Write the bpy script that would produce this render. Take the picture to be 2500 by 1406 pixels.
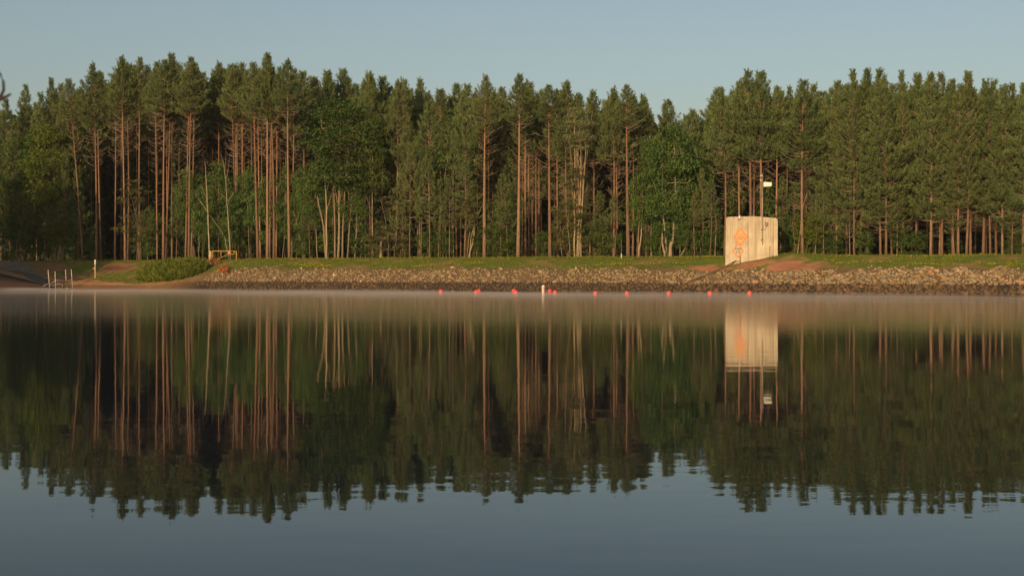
import bpy, math, random
import numpy as np
from mathutils import Vector, Matrix

# ------------------------------------------------------------------ camera, light, exposure
S = bpy.context.scene
for o in list(bpy.data.objects):
    bpy.data.objects.remove(o)
C = S.collection
R = math.radians
F = 3472.0            # focal length in pixels of the 2500 px wide photograph
YH = 665.0            # horizon row
CH = 2.2              # camera height above the water

cam = bpy.data.cameras.new('camera')
cam.lens = 50.0
cam.sensor_width = 36.0
cam.shift_y = -(703.0 - YH) / 2500.0
cam.clip_start = 0.05
cam.clip_end = 6000
cam.dof.use_dof = True
cam.dof.focus_distance = 165
cam.dof.aperture_fstop = 8.0
camo = bpy.data.objects.new('camera', cam)
camo.location = (0, 0, CH)
camo.rotation_euler = (R(90), 0, 0)
C.objects.link(camo)
S.camera = camo

SUN_ELEV, SUN_ROT = R(13.5), R(201)
world = bpy.data.worlds.new('World')
S.world = world
world.use_nodes = True
wn = world.node_tree
sky = wn.nodes.new('ShaderNodeTexSky')
sky.sky_type = 'NISHITA'
sky.sun_disc = False
sky.sun_elevation = SUN_ELEV
sky.sun_rotation = SUN_ROT
sky.altitude = 300
sky.air_density = 1.0
sky.dust_density = 3.4
sky.ozone_density = 0.3
wn.links.new(sky.outputs[0], wn.nodes['Background'].inputs[0])
wn.nodes['Background'].inputs[1].default_value = 0.106

sd = bpy.data.lights.new('sun', 'SUN')
sd.energy = 4.4
sd.angle = R(0.53)
sd.color = (1.0, 0.66, 0.36)
sun = bpy.data.objects.new('sun', sd)
sun_from = Vector((math.sin(SUN_ROT) * math.cos(SUN_ELEV), math.cos(SUN_ROT) * math.cos(SUN_ELEV), math.sin(SUN_ELEV)))
sun.rotation_euler = sun_from.to_track_quat('Z', 'Y').to_euler()
sun.location = (-40, -60, 60)
C.objects.link(sun)

S.view_settings.view_transform = 'Standard'
S.view_settings.look = 'None'
S.view_settings.exposure = 0.0
S.view_settings.gamma = 1.0
S.view_settings.use_curve_mapping = False
S.render.engine = 'CYCLES'
S.cycles.use_denoising = True
S.cycles.max_bounces = 6
S.cycles.diffuse_bounces = 3
S.cycles.glossy_bounces = 3
S.cycles.transmission_bounces = 3
S.cycles.volume_bounces = 0
S.cycles.transparent_max_bounces = 8
S.cycles.caustics_reflective = False
S.cycles.caustics_refractive = False

random.seed(7)
rng = np.random.default_rng(7)

# ------------------------------------------------------------------ shore geometry
SH0, SHK = 166.1, -0.544                     # waterline of the embankment: Y = SH0 + SHK * X
NV = 1.0 / math.sqrt(1 + SHK * SHK)
UX, UY = NV, SHK * NV                        # along the shore
VX, VY = -SHK * NV, NV                       # away from the water


def uv(x, y):
    return x * UX + (y - SH0) * UY, (y - SH0 - SHK * x) * NV


def xy(u, v):
    return u * UX + v * VX, SH0 + u * UY + v * VY


def kpx(px):
    return (px - 1250.0) / F


def y_at(px, v):
    """distance at which the sight line through column px is v metres behind the waterline"""
    return (v / NV + SH0) / (1 - SHK * kpx(px))


def z_at(row, d):
    return CH + (YH - row) * d / F


def P(px, row, d):
    return Vector((kpx(px) * d, d, z_at(row, d)))


def u_of(px, v=5.0):
    d = y_at(px, v)
    return uv(kpx(px) * d, d)[0]


def sstep(a, b, x):
    t = np.clip((x - a) / (b - a), 0, 1)
    return t * t * (3 - 2 * t)


_ph = rng.uniform(0, 6.28, (24,))


def wob(u, v, s=1.0):
    """cheap smooth noise, about -1..1"""
    a = 0
    for i in range(8):
        k = 0.11 * 1.62 ** i / s
        ang = _ph[i] * 3
        a = a + np.sin((u * math.cos(ang) + v * math.sin(ang)) * k * 2.2 + _ph[i + 8]) * 0.8 ** i
    return a / 2.6


U_BEACH0, U_BEACH1 = u_of(330), u_of(560)
HAZE = 0.00006
TOW_PX = 1835.0
TOW_D = 160.8


def ground_z(x, y):
    x = np.asarray(x, float)
    y = np.asarray(y, float)
    u, v = uv(x, y)
    dam = np.interp(v, [-400, -12, -3, 0, 2.0, 5.2, 9.0, 10.5, 15, 40, 120, 3000], [-6, -3.5, -1.2, 0.0, 1.0, 2.62, 3.86, 3.98, 3.98, 4.05, 4.4, 9])
    beach = np.interp(v, [-400, -12, -3, 0, 3, 8.0, 13.0, 15.5, 18, 40, 120, 3000], [-6, -2.2, -0.5, 0.0, 0.42, 1.45, 3.6, 4.0, 4.05, 4.1, 4.4, 9])
    w = sstep(U_BEACH0, U_BEACH1, u)
    z = beach * (1 - w) + dam * w
    lb = -60.5 + 0.06 * (150 - y) + 1.2 * np.sin(y * 0.09) - x          # bank along the left of the lake
    left = np.interp(lb, [-400, -10, 0, 6, 14, 40, 3000], [-6, -2.0, 0.0, 1.3, 2.9, 4.2, 8])
    z = np.where(y < 215, np.maximum(z, left), z)
    # washed out hollow and spoil heap beside the tower
    tx, ty = kpx(TOW_PX) * TOW_D, TOW_D
    z = z - 0.45 * np.exp(-(((x - tx + 4.2) / 3.0) ** 2 + ((y - ty + 0.5) / 2.6) ** 2))
    z = z + 0.45 * np.exp(-(((x - tx - 1.6) / 1.0) ** 2 + ((y - ty + 2.3) / 1.0) ** 2))
    z = z + 0.35 * np.exp(-(((x - tx - 5.2) / 3.2) ** 2 + ((y - ty + 1.0) / 2.2) ** 2))
    n = 0.05 * wob(u, v, 0.6) + 0.05 * wob(u + 40, v * 1.3, 0.25)
    return z + n * sstep(-1, 1.5, z)


def gz(x, y):
    return float(ground_z(x, y))


# ------------------------------------------------------------------ helpers
def link(o, parent=None):
    C.objects.link(o)
    if parent is not None:
        o.parent = parent
    return o


def mesh_from(name, verts, faces, mats=(), midx=None, smooth=False, tint=None):
    """verts (n,3); faces: (m,3)/(m,4) array or list of tuples; tint: colour per vertex"""
    me = bpy.data.meshes.new(name)
    if isinstance(faces, np.ndarray):
        verts = np.asarray(verts, np.float32)
        k = faces.shape[1]
        me.vertices.add(len(verts))
        me.vertices.foreach_set('co', verts.ravel())
        me.loops.add(faces.size)
        me.loops.foreach_set('vertex_index', faces.astype(np.int32).ravel())
        me.polygons.add(len(faces))
        me.polygons.foreach_set('loop_start', np.arange(0, faces.size, k, dtype=np.int32))
        if midx is not None:
            me.polygons.foreach_set('material_index', np.asarray(midx, np.int32))
        me.update(calc_edges=True)
    else:
        me.from_pydata([tuple(v) for v in verts], [], [tuple(f) for f in faces])
        if midx is not None:
            for p, i in zip(me.polygons, midx):
                p.material_index = i
        me.update()
    if smooth:
        me.polygons.foreach_set('use_smooth', np.ones(len(me.polygons), bool))
    for m in mats:
        me.materials.append(m)
    if tint is not None:
        tint = np.asarray(tint, np.float32)
        if tint.ndim == 1:
            tint = np.stack([tint, tint, tint], 1)
        a = me.color_attributes.new('tint', 'FLOAT_COLOR', 'POINT')
        a.data.foreach_set('color', np.concatenate([tint, np.ones((len(tint), 1), np.float32)], 1).astype(np.float32).ravel())
    return me


def obj(name, me, parent=None, loc=None):
    o = bpy.data.objects.new(name, me)
    if loc is not None:
        o.location = loc
    return link(o, parent)


def tag(o, label=None, cat=None, group=None, kind=None):
    if label:
        o['label'] = label
    if cat:
        o['category'] = cat
    if group:
        o['group'] = group
    if kind:
        o['kind'] = kind
    return o


def thing(name, label, cat, loc=(0, 0, 0), rz=0.0, group=None):
    o = bpy.data.objects.new(name, None)
    o.empty_display_size = 0.3
    o.location = loc
    o.rotation_euler = (0, 0, rz)
    link(o)
    return tag(o, label, cat, group)


class MB:
    """collects shapes into one mesh"""

    def __init__(self):
        self.v, self.f, self.m = [], [], []

    def tube(self, pts, rad, n=6, mi=0, cap=True):
        pts = [Vector(p) for p in pts]
        b = len(self.v)
        for i, p in enumerate(pts):
            d = (pts[min(i + 1, len(pts) - 1)] - pts[max(i - 1, 0)])
            if d.length < 1e-9:
                d = Vector((0, 0, 1))
            d.normalize()
            a = d.orthogonal() if abs(d.z) < 0.95 else d.cross(Vector((0, 1, 0)))
            a.normalize()
            c = d.cross(a)
            r = rad[i] if hasattr(rad, '__len__') else rad
            for k in range(n):
                t = 2 * math.pi * k / n
                self.v.append(p + (a * math.cos(t) + c * math.sin(t)) * r)
        for i in range(len(pts) - 1):
            for k in range(n):
                k2 = (k + 1) % n
                self.f.append((b + i * n + k, b + i * n + k2, b + (i + 1) * n + k2, b + (i + 1) * n + k))
                self.m.append(mi)
        if cap:
            self.f.append(tuple(b + k for k in reversed(range(n))))
            self.f.append(tuple(b + (len(pts) - 1) * n + k for k in range(n)))
            self.m += [mi, mi]
        return self

    def box(self, c, s, mi=0, rot=None):
        b = len(self.v)
        for dx in (-.5, .5):
            for dy in (-.5, .5):
                for dz in (-.5, .5):
                    p = Vector((dx * s[0], dy * s[1], dz * s[2]))
                    if rot is not None:
                        p = rot @ p
                    self.v.append(p + Vector(c))
        for f in ((0, 1, 3, 2), (4, 6, 7, 5), (0, 4, 5, 1), (2, 3, 7, 6), (0, 2, 6, 4), (1, 5, 7, 3)):
            self.f.append(tuple(b + i for i in f))
            self.m.append(mi)
        return self

    def prism(self, poly, y0, y1, mi=0):
        """polygon in x,z (counter-clockwise seen from -y) extruded from y0 (front) to y1"""
        b, n = len(self.v), len(poly)
        for y in (y0, y1):
            for x, z in poly:
                self.v.append(Vector((x, y, z)))
        self.f.append(tuple(b + i for i in range(n)))
        self.f.append(tuple(b + n + i for i in reversed(range(n))))
        for i in range(n):
            j = (i + 1) % n
            self.f.append((b + i, b + n + i, b + n + j, b + j))
        self.m += [mi] * (n + 2)
        return self

    def build(self, name, mats, parent=None, smooth=False, loc=None, bevel=0):
        me = mesh_from(name, self.v, self.f, mats if isinstance(mats, (list, tuple)) else [mats], self.m, smooth)
        o = obj(name, me, parent, loc)
        if bevel:
            md = o.modifiers.new('bevel', 'BEVEL')
            md.width = bevel
            md.segments = 2
            md.limit_method = 'ANGLE'
        return o


# ------------------------------------------------------------------ materials
def mat(name):
    m = bpy.data.materials.new(name)
    m.use_nodes = True
    nt = m.node_tree
    nt.nodes.clear()
    out = nt.nodes.new('ShaderNodeOutputMaterial')
    return m, nt, out


def N(nt, kind, **kw):
    n = nt.nodes.new('ShaderNode' + kind)
    for k, v in kw.items():
        if k in n.inputs:
            n.inputs[k].default_value = v
        else:
            setattr(n, k, v)
    return n


def noise(nt, scale, detail=4, vec=None, rough=0.55, stretch=None, coord='Object'):
    n = N(nt, 'TexNoise', Scale=scale, Detail=detail, Roughness=rough)
    if vec is None:
        if coord == 'World':
            vec = N(nt, 'NewGeometry').outputs['Position']
        else:
            vec = N(nt, 'TexCoord').outputs[coord]
    if stretch:
        mp = N(nt, 'Mapping')
        mp.inputs['Scale'].default_value = stretch
        nt.links.new(vec, mp.inputs['Vector'])
        vec = mp.outputs[0]
    nt.links.new(vec, n.inputs['Vector'])
    return n.outputs['Fac']


def ramp(nt, fac, stops):
    r = N(nt, 'ValToRGB')
    els = r.color_ramp.elements
    while len(els) < len(stops):
        els.new(0.5)
    for e, (p, c) in zip(els, stops):
        e.position = p
        e.color = (*c, 1) if len(c) == 3 else c
    nt.links.new(fac, r.inputs[0])
    return r.outputs[0]


def mix(nt, fac, a, b, mode='MIX'):
    m = N(nt, 'Mix', data_type='RGBA', blend_type=mode)
    for s, v in ((0, fac), (6, a), (7, b)):
        if hasattr(v, 'is_linked') or hasattr(v, 'links'):
            nt.links.new(v, m.inputs[s])
        elif s == 0:
            m.inputs[0].default_value = v
        else:
            m.inputs[s].default_value = (*v, 1)
    return m.outputs[2]


def math_(nt, op, a, b=0.0):
    m = N(nt, 'Math', operation=op)
    for i, v in enumerate((a, b)):
        if isinstance(v, (int, float)):
            m.inputs[i].default_value = v
        else:
            nt.links.new(v, m.inputs[i])
    return m.outputs[0]


def bump(nt, h, strength=0.4, dist=0.02):
    b = N(nt, 'Bump', Strength=strength, Distance=dist)
    nt.links.new(h, b.inputs['Height'])
    return b.outputs[0]


def surf(name, col, rough=0.85, spec=0.25, metal=0.0, scale=6.0, vary=0.25, bmp=0.0, coord='Object', stretch=None):
    """plain material with noise mottling"""
    m, nt, out = mat(name)
    p = N(nt, 'BsdfPrincipled')
    p.inputs['Roughness'].default_value = rough
    p.inputs['Specular IOR Level'].default_value = spec
    p.inputs['Metallic'].default_value = metal
    f = noise(nt, scale, 5, coord=coord, stretch=stretch)
    lo = tuple(c * (1 - vary) for c in col)
    hi = tuple(min(1, c * (1 + vary)) for c in col)
    nt.links.new(ramp(nt, f, [(0.3, lo), (0.7, hi)]), p.inputs['Base Color'])
    if bmp:
        nt.links.new(bump(nt, f, bmp), p.inputs['Normal'])
    nt.links.new(p.outputs[0], out.inputs[0])
    return m


def leafmat(name, dark, light, trans=0.25, spread=0.25, scale=1.3):
    """leaf faces: colour varies from clump to clump, from tree to tree and along the tint attribute"""
    m, nt, out = mat(name)
    at = N(nt, 'Attribute', attribute_name='tint')
    f = noise(nt, scale, 3)
    oi = N(nt, 'ObjectInfo')
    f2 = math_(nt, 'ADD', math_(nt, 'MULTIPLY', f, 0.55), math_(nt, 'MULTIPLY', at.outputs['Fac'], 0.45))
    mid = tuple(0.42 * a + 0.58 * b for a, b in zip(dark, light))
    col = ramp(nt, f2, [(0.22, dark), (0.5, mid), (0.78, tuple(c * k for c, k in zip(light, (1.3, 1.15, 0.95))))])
    hv = N(nt, 'HueSaturation')
    hv.inputs['Hue'].default_value = 0.5
    nt.links.new(math_(nt, 'ADD', math_(nt, 'MULTIPLY', oi.outputs['Random'], spread), 1 - spread / 2), hv.inputs['Value'])
    hu = math_(nt, 'ADD', math_(nt, 'MULTIPLY', math_(nt, 'FRACT', math_(nt, 'MULTIPLY', oi.outputs['Random'], 17.3)), 0.03), 0.485)
    nt.links.new(hu, hv.inputs['Hue'])
    nt.links.new(col, hv.inputs['Color'])
    d = N(nt, 'BsdfDiffuse')
    t = N(nt, 'BsdfTranslucent')
    nt.links.new(hv.outputs[0], d.inputs[0])
    nt.links.new(hv.outputs[0], t.inputs[0])
    ms = N(nt, 'MixShader', Fac=trans)
    nt.links.new(d.outputs[0], ms.inputs[1])
    nt.links.new(t.outputs[0], ms.inputs[2])
    nt.links.new(ms.outputs[0], out.inputs[0])
    return m


def barkmat(name, lo, hi, top, span=18.0):
    m, nt, out = mat(name)
    p = N(nt, 'BsdfPrincipled', Roughness=0.95)
    p.inputs['Specular IOR Level'].default_value = 0.1
    f = noise(nt, 2.2, 6, stretch=(3.5, 3.5, 0.7), rough=0.7)
    base = ramp(nt, f, [(0.3, lo), (0.68, hi)])
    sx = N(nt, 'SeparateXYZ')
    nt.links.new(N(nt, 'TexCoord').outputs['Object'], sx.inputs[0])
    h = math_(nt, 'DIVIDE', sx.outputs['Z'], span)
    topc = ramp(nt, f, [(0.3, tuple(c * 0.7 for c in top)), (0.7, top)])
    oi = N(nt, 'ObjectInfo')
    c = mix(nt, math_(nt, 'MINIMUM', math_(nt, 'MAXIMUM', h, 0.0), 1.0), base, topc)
    hv = N(nt, 'HueSaturation')
    nt.links.new(c, hv.inputs['Color'])
    nt.links.new(math_(nt, 'ADD', math_(nt, 'MULTIPLY', oi.outputs['Random'], 0.55), 0.65), hv.inputs['Value'])
    nt.links.new(hv.outputs[0], p.inputs['Base Color'])
    nt.links.new(bump(nt, f, 0.9, 0.05), p.inputs['Normal'])
    nt.links.new(p.outputs[0], out.inputs[0])
    return m


M = {}
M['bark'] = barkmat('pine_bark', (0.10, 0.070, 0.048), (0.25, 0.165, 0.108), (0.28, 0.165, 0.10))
M['bark_dead'] = surf('dead_branch_bark', (0.24, 0.175, 0.125), 0.95, 0.1, scale=3)
M['bark_grey'] = barkmat('grey_bark', (0.13, 0.115, 0.09), (0.30, 0.26, 0.19), (0.27, 0.23, 0.16))
M['bark_pale'] = barkmat('pale_bark', (0.16, 0.125, 0.08), (0.33, 0.27, 0.17), (0.30, 0.245, 0.15))
M['bark_birch'] = barkmat('birch_bark', (0.13, 0.11, 0.08), (0.46, 0.40, 0.29), (0.40, 0.34, 0.24))
M['needle'] = leafmat('pine_needles', (0.037, 0.064, 0.031), (0.138, 0.188, 0.074), 0.25)
M['needle_dark'] = leafmat('dark_needles', (0.028, 0.050, 0.030), (0.082, 0.122, 0.060), 0.2)
M['leaf_green'] = leafmat('maple_leaves', (0.036, 0.080, 0.026), (0.140, 0.212, 0.060), 0.35)
M['leaf_olive'] = leafmat('olive_leaves', (0.065, 0.085, 0.035), (0.17, 0.175, 0.075), 0.3)
M['leaf_pale'] = leafmat('pale_leaves', (0.12, 0.155, 0.075), (0.29, 0.33, 0.165), 0.35)
M['leaf_bush'] = leafmat('willow_leaves', (0.055, 0.100, 0.022), (0.190, 0.245, 0.048), 0.35)
M['leaf_rust'] = leafmat('rust_fronds', (0.26, 0.085, 0.035), (0.42, 0.17, 0.07), 0.25)
M['grass'] = leafmat('grass_blades', (0.075, 0.120, 0.018), (0.190, 0.225, 0.034), 0.3, scale=0.35)
M['flower'] = leafmat('yellow_blooms', (0.30, 0.24, 0.03), (0.45, 0.36, 0.04), 0.2)


def ground_material():
    m, nt, out = mat('ground')
    p = N(nt, 'BsdfPrincipled', Roughness=0.95)
    p.inputs['Specular IOR Level'].default_value = 0.1
    at = N(nt, 'Attribute', attribute_name='tint')
    f1 = noise(nt, 1.1, 6, coord='World')
    f2 = noise(nt, 9.0, 5, coord='World')
    f = math_(nt, 'ADD', math_(nt, 'MULTIPLY', f1, 0.5), math_(nt, 'MULTIPLY', f2, 0.5))
    k = ramp(nt, f, [(0.3, (0.62, 0.62, 0.62)), (0.7, (1.35, 1.35, 1.35))])
    nt.links.new(mix(nt, 1.0, at.outputs['Color'], k, 'MULTIPLY'), p.inputs['Base Color'])
    nt.links.new(bump(nt, f2, 0.6, 0.05), p.inputs['Normal'])
    nt.links.new(p.outputs[0], out.inputs[0])
    return m


def stone_material(name, attr):
    m, nt, out = mat(name)
    p = N(nt, 'BsdfPrincipled', Roughness=0.9)
    p.inputs['Specular IOR Level'].default_value = 0.2
    if attr:
        r = N(nt, 'Attribute', attribute_name='tint').outputs['Fac']
    else:
        r = N(nt, 'ObjectInfo').outputs['Random']
    c = ramp(nt, r, [(0.0, (0.15, 0.12, 0.075)), (0.35, (0.27, 0.195, 0.10)), (0.62, (0.21, 0.185, 0.135)),
                     (0.8, (0.34, 0.255, 0.14)), (0.93, (0.33, 0.18, 0.10)), (1.0, (0.44, 0.35, 0.22))])
    f = noise(nt, 5.0, 5, coord='World')
    c = mix(nt, 1.0, c, ramp(nt, f, [(0.3, (0.7, 0.7, 0.7)), (0.7, (1.2, 1.2, 1.2))]), 'MULTIPLY')
    # draw-down line: stones below it stay stained dark with silt and algae
    g = N(nt, 'NewGeometry')
    sx = N(nt, 'SeparateXYZ')
    nt.links.new(g.outputs['Position'], sx.inputs[0])
    z = math_(nt, 'ADD', sx.outputs['Z'], math_(nt, 'MULTIPLY', noise(nt, 0.9, 5, coord='World'), 0.42))
    stain = ramp(nt, math_(nt, 'DIVIDE', z, 2.0), [(0.585, (0.46, 0.42, 0.42)), (0.635, (1, 1, 1))])
    c = mix(nt, 1.0, c, stain, 'MULTIPLY')
    nt.links.new(c, p.inputs['Base Color'])
    nt.links.new(bump(nt, f, 0.5, 0.04), p.inputs['Normal'])
    nt.links.new(p.outputs[0], out.inputs[0])
    return m


def concrete_material():
    m, nt, out = mat('weathered_concrete')
    p = N(nt, 'BsdfPrincipled', Roughness=0.9)
    p.inputs['Specular IOR Level'].default_value = 0.2
    big = noise(nt, 0.8, 6)
    c = ramp(nt, big, [(0.3, (0.36, 0.315, 0.225)), (0.7, (0.56, 0.495, 0.365))])
    run = noise(nt, 1.0, 5, stretch=(5.5, 5.5, 0.16), rough=0.65)          # rain streaks running down
    sx = N(nt, 'SeparateXYZ')
    nt.links.new(N(nt, 'TexCoord').outputs['Object'], sx.inputs[0])
    hgt = ramp(nt, math_(nt, 'DIVIDE', sx.outputs['Z'], 6.0), [(0.2, (0.25, 0.25, 0.25)), (0.95, (1, 1, 1))])
    fac = math_(nt, 'MULTIPLY', ramp(nt, run, [(0.42, (0, 0, 0)), (0.66, (0.85, 0.85, 0.85))]), hgt)
    c = mix(nt, fac, c, (0.26, 0.19, 0.11))
    cap = ramp(nt, math_(nt, 'ADD', math_(nt, 'DIVIDE', sx.outputs['Z'], 6.0), math_(nt, 'MULTIPLY', noise(nt, 1.6, 5), 0.25)), [(1.0, (0, 0, 0)), (1.16, (0.7, 0.7, 0.7))])
    c = mix(nt, cap, c, (0.27, 0.205, 0.125))
    fine = noise(nt, 14, 5)
    c = mix(nt, 1.0, c, ramp(nt, fine, [(0.3, (0.86, 0.86, 0.86)), (0.7, (1.1, 1.1, 1.1))]), 'MULTIPLY')
    nt.links.new(c, p.inputs['Base Color'])
    nt.links.new(bump(nt, fine, 0.25, 0.02), p.inputs['Normal'])
    nt.links.new(p.outputs[0], out.inputs[0])
    return m


def water_material():
    m, nt, out = mat('water')
    p = N(nt, 'BsdfPrincipled', IOR=1.20)
    p.inputs['Base Color'].default_value = (0.008, 0.013, 0.020, 1)
    g = N(nt, 'NewGeometry')
    sx = N(nt, 'SeparateXYZ')
    nt.links.new(g.outputs['Position'], sx.inputs[0])
    far = N(nt, 'MapRange')
    far.inputs['From Min'].default_value = 12
    far.inputs['From Max'].default_value = 75
    nt.links.new(sx.outputs['Y'], far.inputs['Value'])
    # a breath of wind ruffles the far part of the lake, the near part is almost a mirror
    rg = math_(nt, 'ADD', math_(nt, 'MULTIPLY', far.outputs[0], 0.075), 0.014)
    nt.links.new(rg, p.inputs['Roughness'])
    a = noise(nt, 0.55, 2, coord='World', stretch=(0.7, 1.0, 1.0))
    b = noise(nt, 2.2, 2, coord='World', stretch=(0.6, 1.0, 1.0))
    patch = noise(nt, 0.06, 2, coord='World', stretch=(0.5, 1.6, 1.0))
    pk = ramp(nt, patch, [(0.45, (0.25, 0.25, 0.25)), (0.62, (1, 1, 1))])
    h = math_(nt, 'ADD', math_(nt, 'MULTIPLY', a, 1.0), math_(nt, 'MULTIPLY', math_(nt, 'MULTIPLY', b, pk), 0.35))
    bp = N(nt, 'Bump', Strength=1.0, Distance=0.0045)
    nt.links.new(h, bp.inputs['Height'])
    nt.links.new(bp.outputs[0], p.inputs['Normal'])
    nt.links.new(p.outputs[0], out.inputs[0])
    return m


M['ground'] = ground_material()
M['stone_attr'] = stone_material('riprap_small', True)
M['stone_obj'] = stone_material('riprap_stone', False)
M['concrete'] = concrete_material()
M['water'] = water_material()
M['ramp'] = surf('ramp_concrete', (0.135, 0.115, 0.095), 0.95, scale=1.2, vary=0.35, bmp=0.4)
M['white'] = surf('white_paint', (0.70, 0.66, 0.58), 0.6, 0.3, vary=0.08)
M['old_white'] = surf('grimy_white_paint', (0.52, 0.46, 0.36), 0.7, 0.25, vary=0.2)
M['galv'] = surf('galvanised_steel', (0.30, 0.275, 0.235), 0.5, 0.4, 0.4, vary=0.15)
M['darkgrey'] = surf('grey_box_paint', (0.16, 0.155, 0.14), 0.7, vary=0.15)
M['yellow'] = surf('yellow_paint', (0.46, 0.29, 0.06), 0.6, 0.3, vary=0.15)
M['wood'] = surf('weathered_wood', (0.40, 0.29, 0.17), 0.9, 0.15, vary=0.3, scale=8, stretch=(4, 4, 0.5))
M['wood_red'] = surf('brown_stained_wood', (0.26, 0.15, 0.085), 0.9, 0.15, vary=0.3, scale=8, stretch=(4, 4, 0.5))
M['orange'] = surf('orange_sign_paint', (0.66, 0.15, 0.03), 0.55, 0.3, vary=0.1)
M['orange_dull'] = surf('faded_orange_paint', (0.62, 0.20, 0.055), 0.6, 0.3, vary=0.12)
M['cream'] = surf('faded_sign_face', (0.57, 0.32, 0.145), 0.6, 0.3, vary=0.08)
M['grey_face'] = surf('dirty_sign_face', (0.40, 0.37, 0.27), 0.6, 0.3, vary=0.12)
M['black'] = surf('black_lettering', (0.025, 0.025, 0.022), 0.6, vary=0.1)
M['buoy'] = surf('red_buoy_plastic', (0.72, 0.065, 0.045), 0.45, 0.4, vary=0.08)
M['rust'] = surf('rusty_iron', (0.11, 0.065, 0.045), 0.9, vary=0.3)
M['dark_bark'] = surf('dark_twig_bark', (0.045, 0.038, 0.034), 0.9, 0.1)
M['rubber'] = surf('black_rubber', (0.02, 0.02, 0.02), 0.8)

# ------------------------------------------------------------------ sky stays the world; ground, water
def spaced(parts):
    out = []
    for a, b, s in parts:
        out += list(np.arange(a, b, s))
    out.append(parts[-1][1])
    return np.array(out)


us = spaced([(-3000, -600, 400), (-600, -160, 40), (-160, -86, 4), (-86, 100, 0.45), (100, 220, 6), (220, 600, 40), (600, 3000, 400)])
vs = spaced([(-150, -60, 15), (-60, -8, 1.6), (-8, -1, 0.7), (-1, 17, 0.25), (17, 60, 2.0), (60, 160, 12), (160, 600, 60), (600, 3000, 400)])
UU, VV = np.meshgrid(us, vs)
GX, GY = xy(UU.ravel(), VV.ravel())
GZ = ground_z(GX, GY)
nu, nv = len(us), len(vs)
ii = np.arange(nu * nv).reshape(nv, nu)
quads = np.stack([ii[:-1, :-1], ii[:-1, 1:], ii[1:, 1:], ii[1:, :-1]], -1).reshape(-1, 4)


def cover(x, y, z):
    """what covers the ground: returns colour per point"""
    u, v = uv(x, y)
    px = 1250 + F * x / np.maximum(y, 1)
    n = wob(u, v, 0.35)
    n2 = wob(u * 1.3 + 70, v + 11, 0.12)
    col = np.tile(np.array([[0.095, 0.125, 0.026]]), (len(x), 1))        # turf
    soilpatch = sstep(0.15, 0.7, n + 0.5 * n2)[:, None]
    soil = np.array([[0.27, 0.145, 0.085]])
    col = col * (1 - 0.55 * soilpatch) + soil * 0.55 * soilpatch
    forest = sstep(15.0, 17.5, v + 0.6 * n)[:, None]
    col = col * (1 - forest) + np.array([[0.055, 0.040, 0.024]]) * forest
    w = sstep(U_BEACH0, U_BEACH1, u)
    rockz = (sstep(5.6, 5.0, v + 0.35 * n2) * w)[:, None]
    col = col * (1 - rockz) + np.array([[0.13, 0.092, 0.050]]) * rockz  # soil between the stones, darkened to paint in the shade of the gaps
    wet = (sstep(2.4, 1.8, v + 0.2 * n2) * w)[:, None]
    col = col * (1 - wet) + np.array([[0.050, 0.038, 0.030]]) * wet
    # beach at the left end
    bz = (1 - w) * sstep(15.5, 15, v)
    sand = (bz * sstep(4.4, 3.6, v - 4.6 * sstep(330, 120, px) + 0.7 * n2))[:, None]
    col = col * (1 - sand) + np.array([[0.42, 0.235, 0.115]]) * sand
    shore = (sstep(0.55, 0.30, z) * (1 - w))[:, None]
    col = col * (1 - shore * 0.6) + np.array([[0.15, 0.09, 0.055]]) * shore * 0.6
    rough = (bz * sstep(4, 6, v) * sstep(-0.35, 0.45, n + 0.5 * n2 + 0.6 * sstep(200, 60, px)))[:, None]
    col = col * (1 - rough) + np.array([[0.21, 0.12, 0.06]]) * rough
    dk = (bz * np.exp(-(((px - 275) / 35) ** 2 + ((v - 11.2) / 1.3) ** 2)))[:, None]
    col = col * (1 - dk) + np.array([[0.13, 0.060, 0.045]]) * dk
    # bare red soil around the tower
    tx, ty = kpx(TOW_PX) * TOW_D, TOW_D
    red = np.zeros(len(x))
    for cx, cv, ru, rv in ((-4.6, 6.2, 2.6, 0.9), (0.6, 6.6, 2.2, 1.1), (6.0, 6.1, 3.2, 1.6), (8.2, 5.6, 1.7, 1.1)):
        cu = uv(tx + cx, ty)[0]
        red = np.maximum(red, sstep(1.25, 0.7, np.sqrt(((u - cu) / ru) ** 2 + ((v - cv) / rv) ** 2) + 0.55 * n2))
    red = red[:, None]
    col = col * (1 - red) + np.array([[0.32, 0.155, 0.085]]) * red
    col = np.where((v < -0.4)[:, None], np.array([[0.06, 0.05, 0.035]]), col)
    lb = -60.5 + 0.06 * (150 - y) - x
    lf = (sstep(-1, 1, lb) * (y < 200) * (v < 1.5))[:, None]
    col = col * (1 - lf) + np.array([[0.19, 0.105, 0.062]]) * lf
    return col, red[:, 0], w


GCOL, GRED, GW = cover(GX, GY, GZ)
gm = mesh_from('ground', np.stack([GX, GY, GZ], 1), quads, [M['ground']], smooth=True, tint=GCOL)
tag(obj('ground', gm), kind='structure')

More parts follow.
